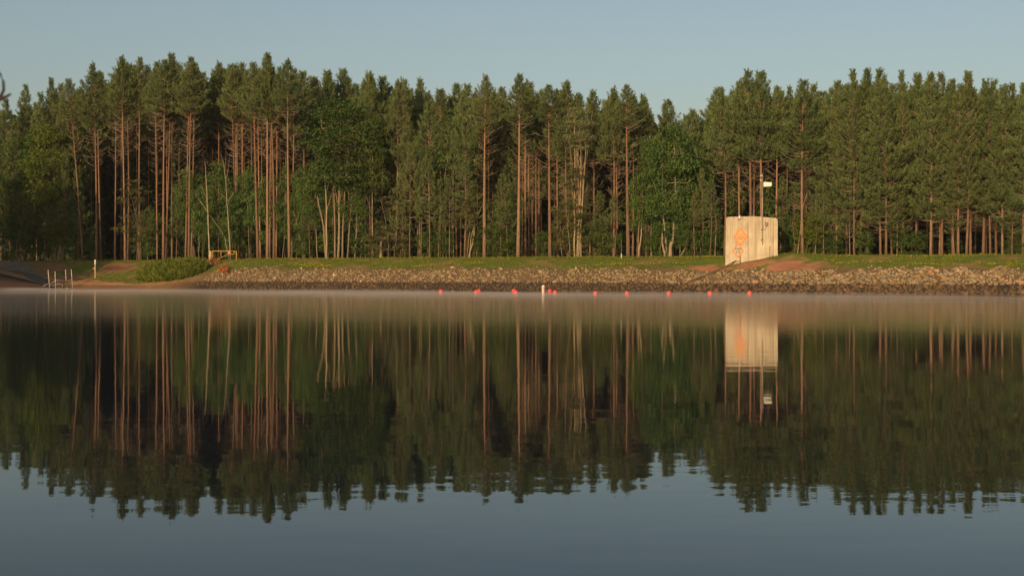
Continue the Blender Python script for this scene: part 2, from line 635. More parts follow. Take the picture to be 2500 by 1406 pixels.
# the shore the photographer stands on
b = MB()
ny = [-400, -60, -20, -6, -1, 2.5, 5.0, 6.5, 8.2, 12]
nz = [9, 2.4, 1.5, 0.95, 0.62, 0.45, 0.2, -0.05, -0.6, -2]
nx = [-420, -120, -40, -15, -6, -2, 0, 2, 6, 15, 40, 120, 420]
for j, (yy, zz) in enumerate(zip(ny, nz)):
    for i, xx in enumerate(nx):
        b.v.append(Vector((xx, yy + 0.4 * math.sin(i * 2.1 + j), zz + 0.05 * math.sin(i * 3.3 + j * 1.7))))
for j in range(len(ny) - 1):
    for i in range(len(nx) - 1):
        q = j * len(nx) + i
        b.f.append((q, q + 1, q + 1 + len(nx), q + len(nx)))
        b.m.append(0)
M['near'] = surf('near_bank_turf', (0.10, 0.10, 0.045), 0.95, 0.1, scale=2, vary=0.4, bmp=0.5)
tag(b.build('near_bank', M['near'], smooth=True), kind='structure')

wm = mesh_from('water', [(-1500, -40, 0), (1500, -40, 0), (1500, 900, 0), (-1500, 900, 0)], [(0, 1, 2, 3)], [M['water']])
tag(obj('water', wm), kind='structure')

# boat ramp, a concrete strip running down into the water
rp = [(u_of(px, v), v, hw) for (px, v, hw) in ((112, -1.0, 1.6), (100, 2.5, 2.0), (78, 6.5, 2.3), (46, 10.5, 2.5), (8, 14.0, 2.6), (-40, 16.5, 2.6), (-100, 18.0, 2.6))]
b = MB()
cs = []
for i in range(len(rp) - 1):
    for t in np.linspace(0, 1, 9)[:-1]:
        cs.append(tuple(rp[i][k] * (1 - t) + rp[i + 1][k] * t for k in range(3)))
cs.append(rp[-1])
for (u, v, hw) in cs:
    for s in np.linspace(-1, 1, 7):
        x, y = xy(u + s * hw, v + 0.25 * s * hw)
        b.v.append(Vector((x, y, gz(x, y) + 0.05)))
for i in range(len(cs) - 1):
    for k in range(6):
        q = i * 7 + k
        b.f.append((q, q + 1, q + 8, q + 7))
        b.m.append(0)
tag(b.build('boat_ramp', M['ramp'], smooth=True), kind='structure')

# ------------------------------------------------------------------ riprap
def stone_mesh(seed):
    r = np.random.default_rng(seed)
    ph = (1 + 5 ** 0.5) / 2
    v = np.array([(-1, ph, 0), (1, ph, 0), (-1, -ph, 0), (1, -ph, 0), (0, -1, ph), (0, 1, ph), (0, -1, -ph), (0, 1, -ph), (ph, 0, -1), (ph, 0, 1), (-ph, 0, -1), (-ph, 0, 1)], float)
    v /= np.linalg.norm(v[0])
    f = np.array([(0, 11, 5), (0, 5, 1), (0, 1, 7), (0, 7, 10), (0, 10, 11), (1, 5, 9), (5, 11, 4), (11, 10, 2), (10, 7, 6), (7, 1, 8), (3, 9, 4), (3, 4, 2), (3, 2, 6), (3, 6, 8), (3, 8, 9), (4, 9, 5), (2, 4, 11), (6, 2, 10), (8, 6, 7), (9, 8, 1)])
    v = v * (1 + r.uniform(-0.28, 0.22, (12, 1)))
    for _ in range(3):                                   # split faces, chisel flat
        d = r.normal(size=3)
        d /= np.linalg.norm(d)
        c = r.uniform(0.45, 0.75)
        s = v @ d
        v = v - np.outer(np.maximum(s - c, 0), d)
    return v * np.array([1.0, r.uniform(0.65, 0.95), r.uniform(0.5, 0.75)]), f


protos = [stone_mesh(100 + i) for i in range(12)]


def rand_rot(r):
    q = r.normal(size=4)
    q /= np.linalg.norm(q)
    w, x, y, z = q
    return np.array([[1 - 2 * (y * y + z * z), 2 * (x * y - z * w), 2 * (x * z + y * w)], [2 * (x * y + z * w), 1 - 2 * (x * x + z * z), 2 * (y * z - x * w)], [2 * (x * z - y * w), 2 * (y * z + x * w), 1 - 2 * (x * x + y * y)]])


ST = []
u0, u1 = u_of(525), u_of(2560)
for _ in range(12500):
    u = rng.uniform(u0, u1)
    v = rng.uniform(-0.5, 6.3)
    x, y = xy(u, v)
    big = sstep(u_of(1300), u_of(2300), u)
    s = (0.105 + 0.058 * big) * math.exp(rng.normal(0, 0.48))
    if v < 1.9:
        s *= 0.97
    ST.append((u, v, x, y, min(s, 0.50)))
A = np.array(ST)
zz = ground_z(A[:, 2], A[:, 3])
_, rr, _ = cover(A[:, 2], A[:, 3], zz)
keep = (rng.uniform(0, 1, len(A)) > rr * 0.97) & (A[:, 1] < 5.1 + 0.9 * wob(A[:, 0] * 1.3 + 70, A[:, 1], 0.12) + 0.5 * wob(A[:, 0], A[:, 1] * 0, 0.5)) & (A[:, 1] > 1.0 - 3 * sstep(u_of(540), u_of(640), A[:, 0]))
A, zz = A[keep], zz[keep]
# the largest, as seen from the lake, are single stones
order = np.argsort(-A[:, 4] / A[:, 3])
riprap = bpy.data.objects.new('riprap', None)
link(riprap)
tag(riprap, kind='structure')
pm = []
for i, (v, f) in enumerate(protos):
    pm.append(mesh_from('stone', v, f, [M['stone_obj']]))
for i in order[:300]:
    o = obj('stone', pm[int(rng.integers(12))], riprap, (A[i, 2], A[i, 3], zz[i] + 0.02))
    o.rotation_euler = (rng.uniform(-.4, .4), rng.uniform(-.4, .4), rng.uniform(0, 6.28))
    o.scale = (A[i, 4],) * 3
vv, ff, tt, n0 = [], [], [], 0
for i in order[300:]:
    v, f = protos[int(rng.integers(12))]
    vv.append((v @ rand_rot(rng).T) * A[i, 4] + np.array([A[i, 2], A[i, 3], zz[i] + 0.01]))
    ff.append(f + n0)
    tt.append(np.full(len(v), rng.beta(1.4, 1.6)))
    n0 += len(v)
o = obj('rubble', mesh_from('rubble', np.concatenate(vv), np.concatenate(ff), [M['stone_attr']], tint=np.concatenate(tt)), riprap)
o['kind'] = 'stuff'

# ------------------------------------------------------------------ grass
def blades(pos, length, width, lean, r, tmin=0.0, tmax=1.0):
    n = len(pos)
    a = r.uniform(0, 6.28, n)
    l = length * r.uniform(0.6, 1.3, n)
    tip = pos + np.stack([np.cos(a) * lean * l, np.sin(a) * lean * l, l], 1)
    b = r.uniform(0, 3.14, n)
    s = np.stack([np.cos(b), np.sin(b), np.zeros(n)], 1) * (width * 0.5)
    v = np.stack([pos - s, pos + s, tip], 1).reshape(-1, 3)
    f = np.arange(3 * n).reshape(-1, 3)
    t = np.repeat(r.uniform(tmin, tmax, n), 3)
    return v, f, t


n = 90000
gu = rng.uniform(u_of(-60), u_of(2560), n)
gv = rng.uniform(2.0, 16.0, n)
gx, gy = xy(gu, gv)
gzz = ground_z(gx, gy)
gcol, gred, gw = cover(gx, gy, gzz)
green = gcol[:, 1] > gcol[:, 0] * 0.98
gkeep = (green | (rng.uniform(0, 1, n) < 0.10)) & (gred < 0.5) & ((gv > 5.3) | (gw < 0.6)) & (gzz > 0.35)
tall = np.where(wob(gu, gv, 0.3) > 0.1, 0.26, 0.15)
gp = np.stack([gx, gy, gzz - 0.02], 1)[gkeep]
v, f, t = blades(gp, tall[gkeep], 0.05, 0.4, rng)
tag(obj('grass', mesh_from('grass', v, f, [M['grass']], tint=t)), kind='stuff')
# yellow blooms in drifts along the top of the stones
fk = gkeep & (wob(gu * 0.5 + 13, gv * 2, 0.3) + 0.8 * np.exp(-((gv - 6.4) / 0.7) ** 2) * (wob(gu * 0.6, gu * 0, 0.5) > -0.1) > 0.85) & (gv > 5.5) & (gw > 0.9)
fp = np.stack([gx, gy, gzz + 0.14], 1)[fk]
v, f, t = blades(fp, 0.10, 0.11, 0.9, rng)
tag(obj('wildflowers', mesh_from('wildflowers', v, f, [M['flower']], tint=t)), kind='stuff')

# ------------------------------------------------------------------ foliage generators
def unit(a):
    return a / np.maximum(np.linalg.norm(a, axis=-1, keepdims=True), 1e-9)


def tufts_mesh(name, pos, dirs, K, ln, wd, spread, r, material, tint=None):
    n = len(pos)
    d = unit(np.repeat(dirs, K, 0) + r.normal(0, spread, (n * K, 3)))
    p = np.repeat(pos, K, 0) + d * r.uniform(-0.05, 0.12, (n * K, 1))
    l = ln * r.uniform(0.7, 1.25, (n * K, 1))
    s = unit(np.cross(d, r.normal(size=(n * K, 3)))) * wd * 0.5
    v = np.stack([p - s * 0.6, p + d * l * 0.55 + s * 1.0, p + d * l, p + d * l * 0.5 - s * 1.0], 1).reshape(-1, 3)
    f = np.arange(4 * n * K).reshape(-1, 4)
    t = np.repeat(np.clip(np.repeat(tint if tint is not None else r.uniform(0.2, 0.8, n), K) + r.normal(0, 0.12, n * K), 0, 1), 4)
    return mesh_from(name, v, f, [material], tint=t)


def pine_parts(seed, H, Rm, kind):
    """crown + limbs of a pine; z = 0 at the bottom of the green crown"""
    r = np.random.default_rng(seed)
    pos, dirs, tin = [], [], []
    mb = MB()
    z = 0.0
    step = {'tall': 0.50, 'full': 0.55, 'young': 0.72}[kind]
    while z < H - 0.25:
        t = z / H
        if kind == 'tall':
            L = Rm * (min(1, 0.55 + 2.2 * t)) * (1 - t) ** 0.95 * 1.42
        elif kind == 'full':
            L = Rm * min(1, 0.55 + t * 1.3) * (1 - t) ** 0.85 * 1.25
        else:
            L = Rm * (1 - t) ** 0.75 * 1.05
        L = max(L, 0.24)
        nb = (int(r.integers(4, 7)) if t < 0.85 else 3) if kind != 'young' else int(r.integers(3, 5))
        a0, ab = r.uniform(0, 6.28), r.uniform(0, 6.28)
        for b in range(nb):
            az = a0 + 6.283 * b / nb + r.normal(0, 0.22)
            Lb = L * r.uniform(0.55, 1.2) * (1 + 0.22 * math.cos(az - ab))
            el = (0.05 + 1.0 * t ** 1.3) + r.normal(0, 0.1)
            if kind == 'young':
                el -= 0.05
            hx, hy = math.cos(az), math.sin(az)
            zb = z + r.uniform(-0.15, 0.15)
            pts = []
            m = 6
            x = zz_ = 0.0
            for k in range(m + 1):
                q = k / m
                pts.append(Vector((hx * x, hy * x, zb + zz_)))
                e = el + 0.55 * q * q
                x += Lb / m * math.cos(e)
                zz_ += Lb / m * math.sin(e)
            mb.tube(pts, [0.045 * (1 - 0.75 * k / m) * min(1, Lb / 2 + .3) for k in range(m + 1)], 3, cap=False)
            nt_ = max(2, int(Lb * {'tall': 3.4, 'full': 2.9, 'young': 3.2}[kind]))
            for s in range(nt_):
                q = 1 - (r.uniform(0, 1) ** 1.3) * {'tall': 0.72, 'full': 0.58, 'young': 0.62}[kind]
                k = min(int(q * m), m - 1)
                p = pts[k].lerp(pts[k + 1], q * m - k)
                side = r.normal(0, 0.30) * Lb * (1.1 - q * 0.6)
                up = r.uniform(0.0, 0.35) + abs(side) * 0.35
                d0 = Vector((hx * 0.55 - hy * np.sign(side) * 0.25, hy * 0.55 + hx * np.sign(side) * 0.25, 0.70 + 0.7 * t)).normalized()
                base = Vector((p.x - hy * side, p.y + hx * side, p.z + up * 0.6))
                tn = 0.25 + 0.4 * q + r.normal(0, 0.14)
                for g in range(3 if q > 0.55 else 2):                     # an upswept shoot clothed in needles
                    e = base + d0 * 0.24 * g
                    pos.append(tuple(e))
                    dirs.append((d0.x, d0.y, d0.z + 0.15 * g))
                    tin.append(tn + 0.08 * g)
        z += step * r.uniform(0.8, 1.2) * (1 - 0.35 * t)
    for k in range(4):
        pos.append((r.normal(0, 0.10), r.normal(0, 0.10), H - r.uniform(0.0, 0.7)))
        dirs.append((r.normal(0, 0.2), r.normal(0, 0.2), 1))
        tin.append(0.7)
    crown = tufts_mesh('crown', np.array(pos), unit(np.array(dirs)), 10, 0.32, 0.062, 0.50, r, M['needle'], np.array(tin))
    limbs = mesh_from('limbs', mb.v, mb.f, [M['bark_dead']])
    return crown, limbs


def dead_limbs(seed, H, Lmax, dens):
    """bare upswept dead branches below the crown; z = 0 at the crown bottom, going down to -H"""
    r = np.random.default_rng(seed)
    mb = MB()
    z = -0.2
    while z > -H:
        t = -z / H
        nb = int(r.integers(1, 4)) if t < 0.45 else (1 if r.uniform() < dens else 0)
        a0 = r.uniform(0, 6.28)
        for b in range(nb):
            az = a0 + b * 2.2 + r.normal(0, 0.4)
            L = Lmax * (1 - t * 0.72) * r.uniform(0.45, 1.1) if t < 0.45 else r.uniform(0.3, 1.1)
            hx, hy = math.cos(az), math.sin(az)
            el = r.uniform(0.0, 0.5)
            cur = r.uniform(0.2, 0.8)
            pts, x, zz_ = [], 0, 0
            m = 6
            for k in range(m + 1):
                pts.append(Vector((hx * x, hy * x, z + zz_)))
                e = el + cur * (k / m)
                x += L / m * math.cos(e)
                zz_ += L / m * math.sin(e)
                hx, hy = hx + r.normal(0, 0.05), hy + r.normal(0, 0.05)
            mb.tube(pts, [0.026 * (1 - 0.7 * k / m) for k in range(m + 1)], 3, cap=False)
            if L > 1.3:
                for k in (3, 4, 5):
                    q = pts[k]
                    e = Vector((r.normal(0, .5) + hx * .5, r.normal(0, .5) + hy * .5, r.uniform(0.1, 0.7))) * L * 0.25
                    mb.tube([q, q + e * 0.5, q + e + Vector((0, 0, 0.1))], [0.018, 0.014, 0.008], 3, cap=False)
        z -= r.uniform(0.3, 0.6)
    return mesh_from('dead_limbs', mb.v, mb.f, [M['bark_dead']])


TALL = [pine_parts(10 + i, 9.0, 2.5, 'tall') for i in range(6)]
FULL = [pine_parts(30 + i, 15.0, 2.7, 'full') for i in range(5)]
YOUNG = [pine_parts(50 + i, 9.0, 2.0, 'young') for i in range(4)]
DEAD = [dead_limbs(70 + i, 13.0, 2.6, 0.55) for i in range(5)]

LABELS = []        # (object, kind phrase, px) for the labels written at the end


def trunk_mesh(H, r0, r1, lean, r, n=8, m=10, flare=1.12):
    mb = MB()
    pts, rad = [], []
    bx, by = r.normal(0, 0.10, 2)
    for k in range(m + 1):
        t = k / m
        c = math.sin(t * math.pi)
        pts.append((lean[0] * t + bx * c, lean[1] * t + by * c, H * t - (0.3 if k == 0 else 0)))
        rad.append((r0 * (1 - t) + r1 * t) * (flare if k == 0 else 1))
    mb.tube(pts, rad, n)
    return mb


def pine(px, ytop, v, ycrown, kind='tall', toppx=None, dia=None, dead=True, phrase=None, group=None, rad=1.0, dark=False, ybase=None):
    """px: trunk column at the ground, ytop: row of the tip, ycrown: row of the crown bottom, v: metres behind the waterline"""
    d = y_at(px, v)
    x = kpx(px) * d
    z0 = gz(x, d)
    zt, zc = z_at(ytop, d), z_at(ycrown, d)
    toppx = px if toppx is None else toppx
    lean = ((toppx - px) / F * d, rng.uniform(-0.4, 0.4))
    H = zt - z0
    o = thing('pine_tree' if kind != 'young' else 'young_pine', None, 'tree', (x, d, z0), 0, group)
    dia = dia if dia else {'tall': 0.36, 'full': 0.38, 'young': 0.16}[kind]
    r0 = dia / 2 * 0.9
    tm = trunk_mesh(H * 0.97, r0, r0 * 0.12, (lean[0] * 0.97, lean[1] * 0.97), rng)
    tm.build('trunk', M['bark'], o, smooth=True)
    lib, h0 = {'tall': (TALL, 9.0), 'full': (FULL, 15.0), 'young': (YOUNG, 9.0)}[kind]
    cm, lm = lib[int(rng.integers(len(lib)))]
    hc = zt - zc
    sz = hc / h0
    tc = (zc - z0) / H
    sx = rad * min(1.15, max(0.55, sz ** 0.5)) * rng.uniform(0.92, 1.1)
    rz = rng.uniform(0, 6.28)
    for nm, me in (('crown', cm), ('limbs', lm)):
        c = obj(nm, me, o, (lean[0] * tc, lean[1] * tc, zc - z0))
        c.rotation_euler = (-lean[1] / H, lean[0] / H, 0)
        c.rotation_euler.rotate_axis('Z', rz)
        c.scale = (sx, sx, sz)
        if nm == 'limbs':
            c['kind'] = 'stuff'
        elif dark:
            c.material_slots[0].link = 'OBJECT'
            c.material_slots[0].material = M['needle_dark']
    if dead and kind != 'young':
        c = obj('dead_limbs', DEAD[int(rng.integers(len(DEAD)))], o, (lean[0] * tc, lean[1] * tc, zc - z0))
        c.rotation_euler = (-lean[1] / H, lean[0] / H, 0)
        c.rotation_euler.rotate_axis('Z', rng.uniform(0, 6.28))
        c.scale = (rad, rad, min(1.0, (zc - z0) / 13.0))
        c['kind'] = 'stuff'
    LABELS.append((o, phrase or {'tall': 'tall bare-trunked pine', 'full': 'bushy pine', 'young': 'slim young pine'}[kind], px))
    return o


# skyline of the photograph: (column, row of the tip)
SKY = [(-60, 235), (20, 246), (62, 213), (95, 240), (127, 197), (168, 196), (228, 167), (300, 143), (343, 147), (385, 157), (418, 136), (470, 146),
       (535, 157), (575, 165), (617, 157), (652, 136), (706, 152), (740, 184), (800, 181), (838, 179), (900, 187), (935, 196), (985, 205), (1025, 206),
       (1075, 224), (1115, 211), (1140, 214), (1185, 192), (1225, 222), (1268, 187), (1292, 208), (1335, 213), (1380, 207), (1413, 236), (1447, 229), (1495, 222),
       (1535, 211), (1572, 250), (1630, 253), (1688, 278), (1750, 226), (1822, 180), (1856, 182), (1900, 217), (1963, 205), (2042, 202), (2086, 180),
       (2121, 173), (2150, 176), (2207, 184), (2237, 185), (2268, 183), (2294, 186), (2327, 200), (2366, 182), (2397, 203), (2432, 205), (2460, 209), (2490, 211), (2560, 205)]
SKX = [a for a, _ in SKY]
SKYY = [b for _, b in SKY]


def sky_row(px):
    return float(np.interp(px, SKX, SKYY))


G_FRONT = 'tall pines along the front of the wood'
G_BACK = 'pines in the wood behind the front row'
G_EDGE = 'bushy pines at the right end of the wood'
G_YOUNG = 'young pines under the tall ones'

# front-row tall pines: (base px, top px, tip row, crown bottom row, v, trunk diameter m)
FRONT = [
    (203, 168, 197, 300, 17, 0.45), (236, 228, 167, 318, 16, 0.50), (247, 236, 205, 300, 21, 0.40),
    (281, 285, 190, 300, 17, 0.34), (306, 297, 143, 268, 16, 0.46), (312, 308, 160, 285, 18, 0.42), (340, 343, 147, 275, 18, 0.36),
    (384, 379, 175, 285, 17, 0.34), (399, 404, 152, 280, 16, 0.48), (404, 418, 136, 290, 19, 0.38), (420, 421, 165, 285, 20, 0.36),
    (453, 462, 170, 285, 17, 0.36), (461, 468, 146, 278, 16, 0.44), (467, 474, 158, 290, 18, 0.36),
    (534, 535, 157, 300, 24, 0.36), (576, 563, 165, 290, 19, 0.36), (583, 578, 175, 295, 24, 0.34), (591, 592, 160, 305, 21, 0.40), (613, 612, 190, 310, 27, 0.3),
    (630, 617, 157, 285, 16, 0.50), (636, 628, 180, 300, 19, 0.34), (653, 652, 136, 290, 16, 0.50), (658, 664, 175, 310, 19, 0.4),
    (669, 655, 160, 300, 16.5, 0.48), (674, 676, 190, 320, 20, 0.36), (707, 703, 152, 280, 16, 0.52), (712, 720, 175, 330, 20, 0.34),
    (1183, 1186, 192, 322, 16, 0.58), (1265, 1268, 187, 305, 16, 0.58), (1343, 1340, 211, 300, 16, 0.52), (1534, 1530, 211, 312, 16, 0.58),
    (1135, 1132, 240, 430, 19, 0.36), (1191, 1190, 225, 330, 24, 0.34), (1283, 1284, 220, 360, 22, 0.42), (1293, 1295, 235, 380, 26, 0.3), (1309, 1310, 235, 380, 24, 0.36),
    (1300, 1301, 240, 380, 30, 0.28), (1314, 1312, 240, 380, 28, 0.3), (1362, 1360, 225, 390, 22, 0.36), (1388, 1383, 207, 400, 18, 0.38), (1452, 1447, 229, 400, 19, 0.42),
    (1498, 1496, 222, 400, 18, 0.34), (1508, 1503, 240, 400, 21, 0.36), (1545, 1546, 240, 370, 21, 0.36), (1578, 1570, 240, 400, 22, 0.34),
    (1769, 1760, 226, 420, 17, 0.36), (1805, 1803, 205, 400, 18, 0.36), (1833, 1826, 180, 395, 17, 0.46), (1839, 1838, 210, 400, 20, 0.36), (1861, 1858, 182, 395, 17, 0.48),
    (1893, 1898, 217, 380, 18, 0.38), (1925, 1926, 225, 400, 22, 0.34), (1959, 1963, 205, 420, 16, 0.46), (1965, 1972, 250, 420, 18, 0.36),
    (1002, 996, 300, 420, 18, 0.30), (1051, 1046, 260, 420, 18, 0.30), (903, 905, 190, 380, 22, 0.32), (910, 912, 210, 390, 25, 0.3), (967, 973, 205, 390, 22, 0.38),
]
for (px, tp, yt, yc, v, dia) in FRONT:
    big = dia >= 0.44
    pine(px, yt, v, yc, 'tall', tp, dia, True, 'thick-trunked tall pine' if big else 'slender tall pine', G_FRONT, 1.0 if big else 0.85)

# right end: crowns green nearly to the ground
EDGE = [(2042, 202, 17, 560), (2085, 180, 15.5, 545), (2100, 215, 19, 520), (2121, 173, 20, 520), (2150, 177, 16.5, 555), (2163, 220, 15.5, 560), (2177, 240, 19, 555),
        (2207, 184, 18, 545), (2237, 185, 20, 540), (2272, 183, 16, 560), (2277, 230, 19, 540), (2294, 187, 18, 535), (2299, 240, 16.5, 570), (2327, 200, 17, 525),
        (2339, 215, 15.5, 545), (2359, 184, 16, 520), (2369, 182, 18, 530), (2400, 203, 18, 520), (2418, 215, 16, 520), (2406, 230, 21, 520), (2432, 205, 19, 545), (2447, 215, 16, 560),
        (2465, 209, 18, 560), (2497, 211, 16, 570), (2530, 208, 18, 560), (1990, 255, 24, 500), (2020, 235, 19, 560), (2066, 215, 23, 520)]
for (px, yt, v, yc) in EDGE:
    pine(px, yt, v, yc - rng.uniform(-15, 42), 'full', px + rng.uniform(-5, 5), rng.uniform(0.28, 0.42), True, 'bushy full-crowned pine', G_EDGE, rng.uniform(0.85, 1.1))

# left end, dusky bushy pines
for (px, yt, v, yc) in [(-30, 240, 17, 560), (15, 248, 19, 540), (62, 213, 24, 420), (98, 236, 20, 540), (127, 197, 22, 420), (150, 262, 17, 560), (185, 255, 20, 470), (40, 300, 16, 585), (110, 330, 16.5, 590), (-70, 250, 18, 560)]:
    pine(px, yt, v, yc, 'full', px, 0.34, True, 'dusky bushy pine', 'dusky pines at the left end of the wood', 1.0)

# skyline trees standing farther back
front_tops = [f[1] for f in FRONT] + [e[0] for e in EDGE]
for (px, yt) in SKY:
    if px < 200 or px > 2000:
        continue
    near = min(abs(px - t) + abs(yt - y) for t, y in [(f[1], f[2]) for f in FRONT])
    if near < 8:
        continue
    pine(px, yt, rng.uniform(26, 36), yt + rng.uniform(150, 210), 'tall', None, 0.34, True, 'pine top showing behind the front row', G_BACK, 1.1)
# fill
for px in np.arange(-60, 2560, 22):
    p = px + rng.uniform(-10, 10)
    yt = max(sky_row(p - 18), sky_row(p), sky_row(p + 18)) + rng.uniform(10, 40)
    kind = 'tall' if 200 < p < 760 else ('full' if rng.uniform() < 0.6 else 'tall')
    pine(p, yt, rng.uniform(30, 48), yt + (rng.uniform(130, 180) if kind == 'tall' else rng.uniform(230, 300)), kind, None, 0.32, kind == 'tall',
         'dark pine deep in the wood', G_BACK, 1.1)
# young pines with open tiers, centre of the wood
for (px, yt, yc, v) in [(1000, 360, 560, 15.8), (1049, 370, 560, 16), (1028, 400, 575, 17), (1097, 430, 580, 16.5), (1134, 395, 520, 15.8), (1222, 430, 575, 16.5), (1240, 455, 590, 17),
                        (978, 400, 590, 16.5), (1070, 440, 590, 17), (1155, 450, 590, 17.5), (757, 470, 590, 15.8), (1465, 470, 590, 17), (1500, 480, 580, 16), (1696, 470, 580, 15.8),
                        (1733, 440, 560, 15.5), (1715, 420, 585, 17), (1745, 500, 600, 16.5), (1910, 440, 590, 17), (1940, 450, 590, 18), (430, 480, 610, 20), (160, 380, 600, 15.5), (75, 430, 615, 16),
                        (190, 420, 600, 17), (130, 470, 610, 16), (30, 460, 620, 16.5), (2010, 430, 600, 16.5), (2075, 450, 610, 15.5), (2190, 470, 600, 16), (2330, 470, 600, 15.8), (2470, 460, 600, 15.6)]:
    pine(px, yt, v, yc - 30, 'young', px + rng.uniform(-4, 4), 0.17, False, 'slim young pine', G_YOUNG, rng.uniform(0.75, 1.0))

# far part of the wood, one mass
fv, fi, ft, n0 = [], [], [], 0
r = np.random.default_rng(5)
for k in range(560):
    px, v = (r.uniform(-260, 2720) if k < 420 else r.uniform(120, 760)), r.uniform(52, 115)
    y = y_at(px, v)
    x = kpx(px) * y
    H = z_at(sky_row(np.clip(px, -60, 2560)) + 45 + r.uniform(0, 40), y) - 4.4
    nn = 900
    t = r.uniform(0.0, 1, nn) ** 1.4
    rad = 3.2 * (1 - t) ** 0.6 + 0.3
    a = r.uniform(0, 6.28, nn)
    q = np.sqrt(r.uniform(0.2, 1, nn)) * rad
    c = np.stack([x + np.cos(a) * q, y + np.sin(a) * q, 4.4 + H * t], 1)
    d1 = unit(r.normal(size=(nn, 3)))
    d2 = unit(np.cross(d1, r.normal(size=(nn, 3))))
    s = r.uniform(0.3, 0.68, (nn, 1))
    fv.append(np.stack([c - d1 * s, c + d2 * s, c + d1 * s, c - d2 * s], 1).reshape(-1, 3))
    fi.append(np.arange(4 * nn).reshape(-1, 4) + n0)
    ft.append(np.repeat(r.uniform(0.2, 0.7, nn), 4))
    n0 += 4 * nn
tag(obj('far_wood', mesh_from('far_wood', np.concatenate(fv), np.concatenate(fi), [M['needle_dark']], tint=np.concatenate(ft))), kind='stuff')

# ------------------------------------------------------------------ broadleaf trees and saplings
def leafy(seed, H, Rm, n_clump, K, leaf, flat, z0=0.0, shape='dome'):
    r = np.random.default_rng(seed)
    c = []
    while len(c) < n_clump:
        p = r.uniform(-1, 1, 3)
        rr_ = math.hypot(p[0], p[1])
        prof = math.sqrt(max(0, 1 - (abs(p[2]) ** 2.2)))
        prof *= 0.82 + 0.18 * math.sin(p[2] * 9 + seed) + 0.2 * math.sin(math.atan2(p[1], p[0]) * 3 + seed + p[2] * 3)
        if rr_ < prof and rr_ > prof * 0.30:
            c.append((p[0] * Rm, p[1] * Rm, z0 + (p[2] * .5 + .5) * H))
    c = np.array(c)
    n = n_clump * K
    cs = r.uniform(0.55, 1.2, (n_clump, 1)) * Rm * 0.22 + 0.18
    off = r.normal(0, 0.55, (n, 3)) * np.repeat(cs, K, 0) * np.array([1, 1, flat])
    off[:, 2] -= 0.22 * np.hypot(off[:, 0], off[:, 1])
    p = np.repeat(c, K, 0) + off
    nrm = unit(r.normal(0, 0.55, (n, 3)) + np.array([0, 0, 0.9]))
    a = unit(np.cross(nrm, r.normal(size=(n, 3))))
    b = np.cross(nrm, a)
    s = leaf * r.uniform(0.7, 1.3, (n, 1))
    v = np.stack([p - a * s, p + b * s * 0.55, p + a * s, p - b * s * 0.55], 1).reshape(-1, 3)
    f = np.arange(4 * n).reshape(-1, 4)
    t = np.repeat(np.clip(np.repeat(r.uniform(0.15, 0.85, n_clump), K) + r.normal(0, 0.1, n), 0, 1), 4)
    return v, f, t, c


LEAFY = {}
for i in range(3):
    LEAFY['maple', i] = leafy(200 + i, 12.0, 4.2, 190, 60, 0.16, 0.42)
for i in range(5):
    LEAFY['sapling', i] = leafy(220 + i, 5.0, 1.8, 75, 46, 0.11, 0.5)
for i in range(3):
    v1, f1, t1, c1 = leafy(240 + i, 6.0, 3.4, 48, 50, 0.15, 0.30)
    v2, f2, t2, c2 = leafy(250 + i, 5.5, 2.3, 34, 50, 0.15, 0.30, z0=6.0)
    v1, v2 = v1 + np.array([0.5, 0, 0]), v2 + np.array([-0.6, 0, 0])
    LEAFY['airy', i] = (np.concatenate([v1, v2]), np.concatenate([f1, f2 + len(v1)]), np.concatenate([t1, t2]), np.concatenate([c1, c2]))
LMESH = {k: mesh_from('leaves', v, f, [M['leaf_green']], tint=t) for k, (v, f, t, c) in LEAFY.items()}


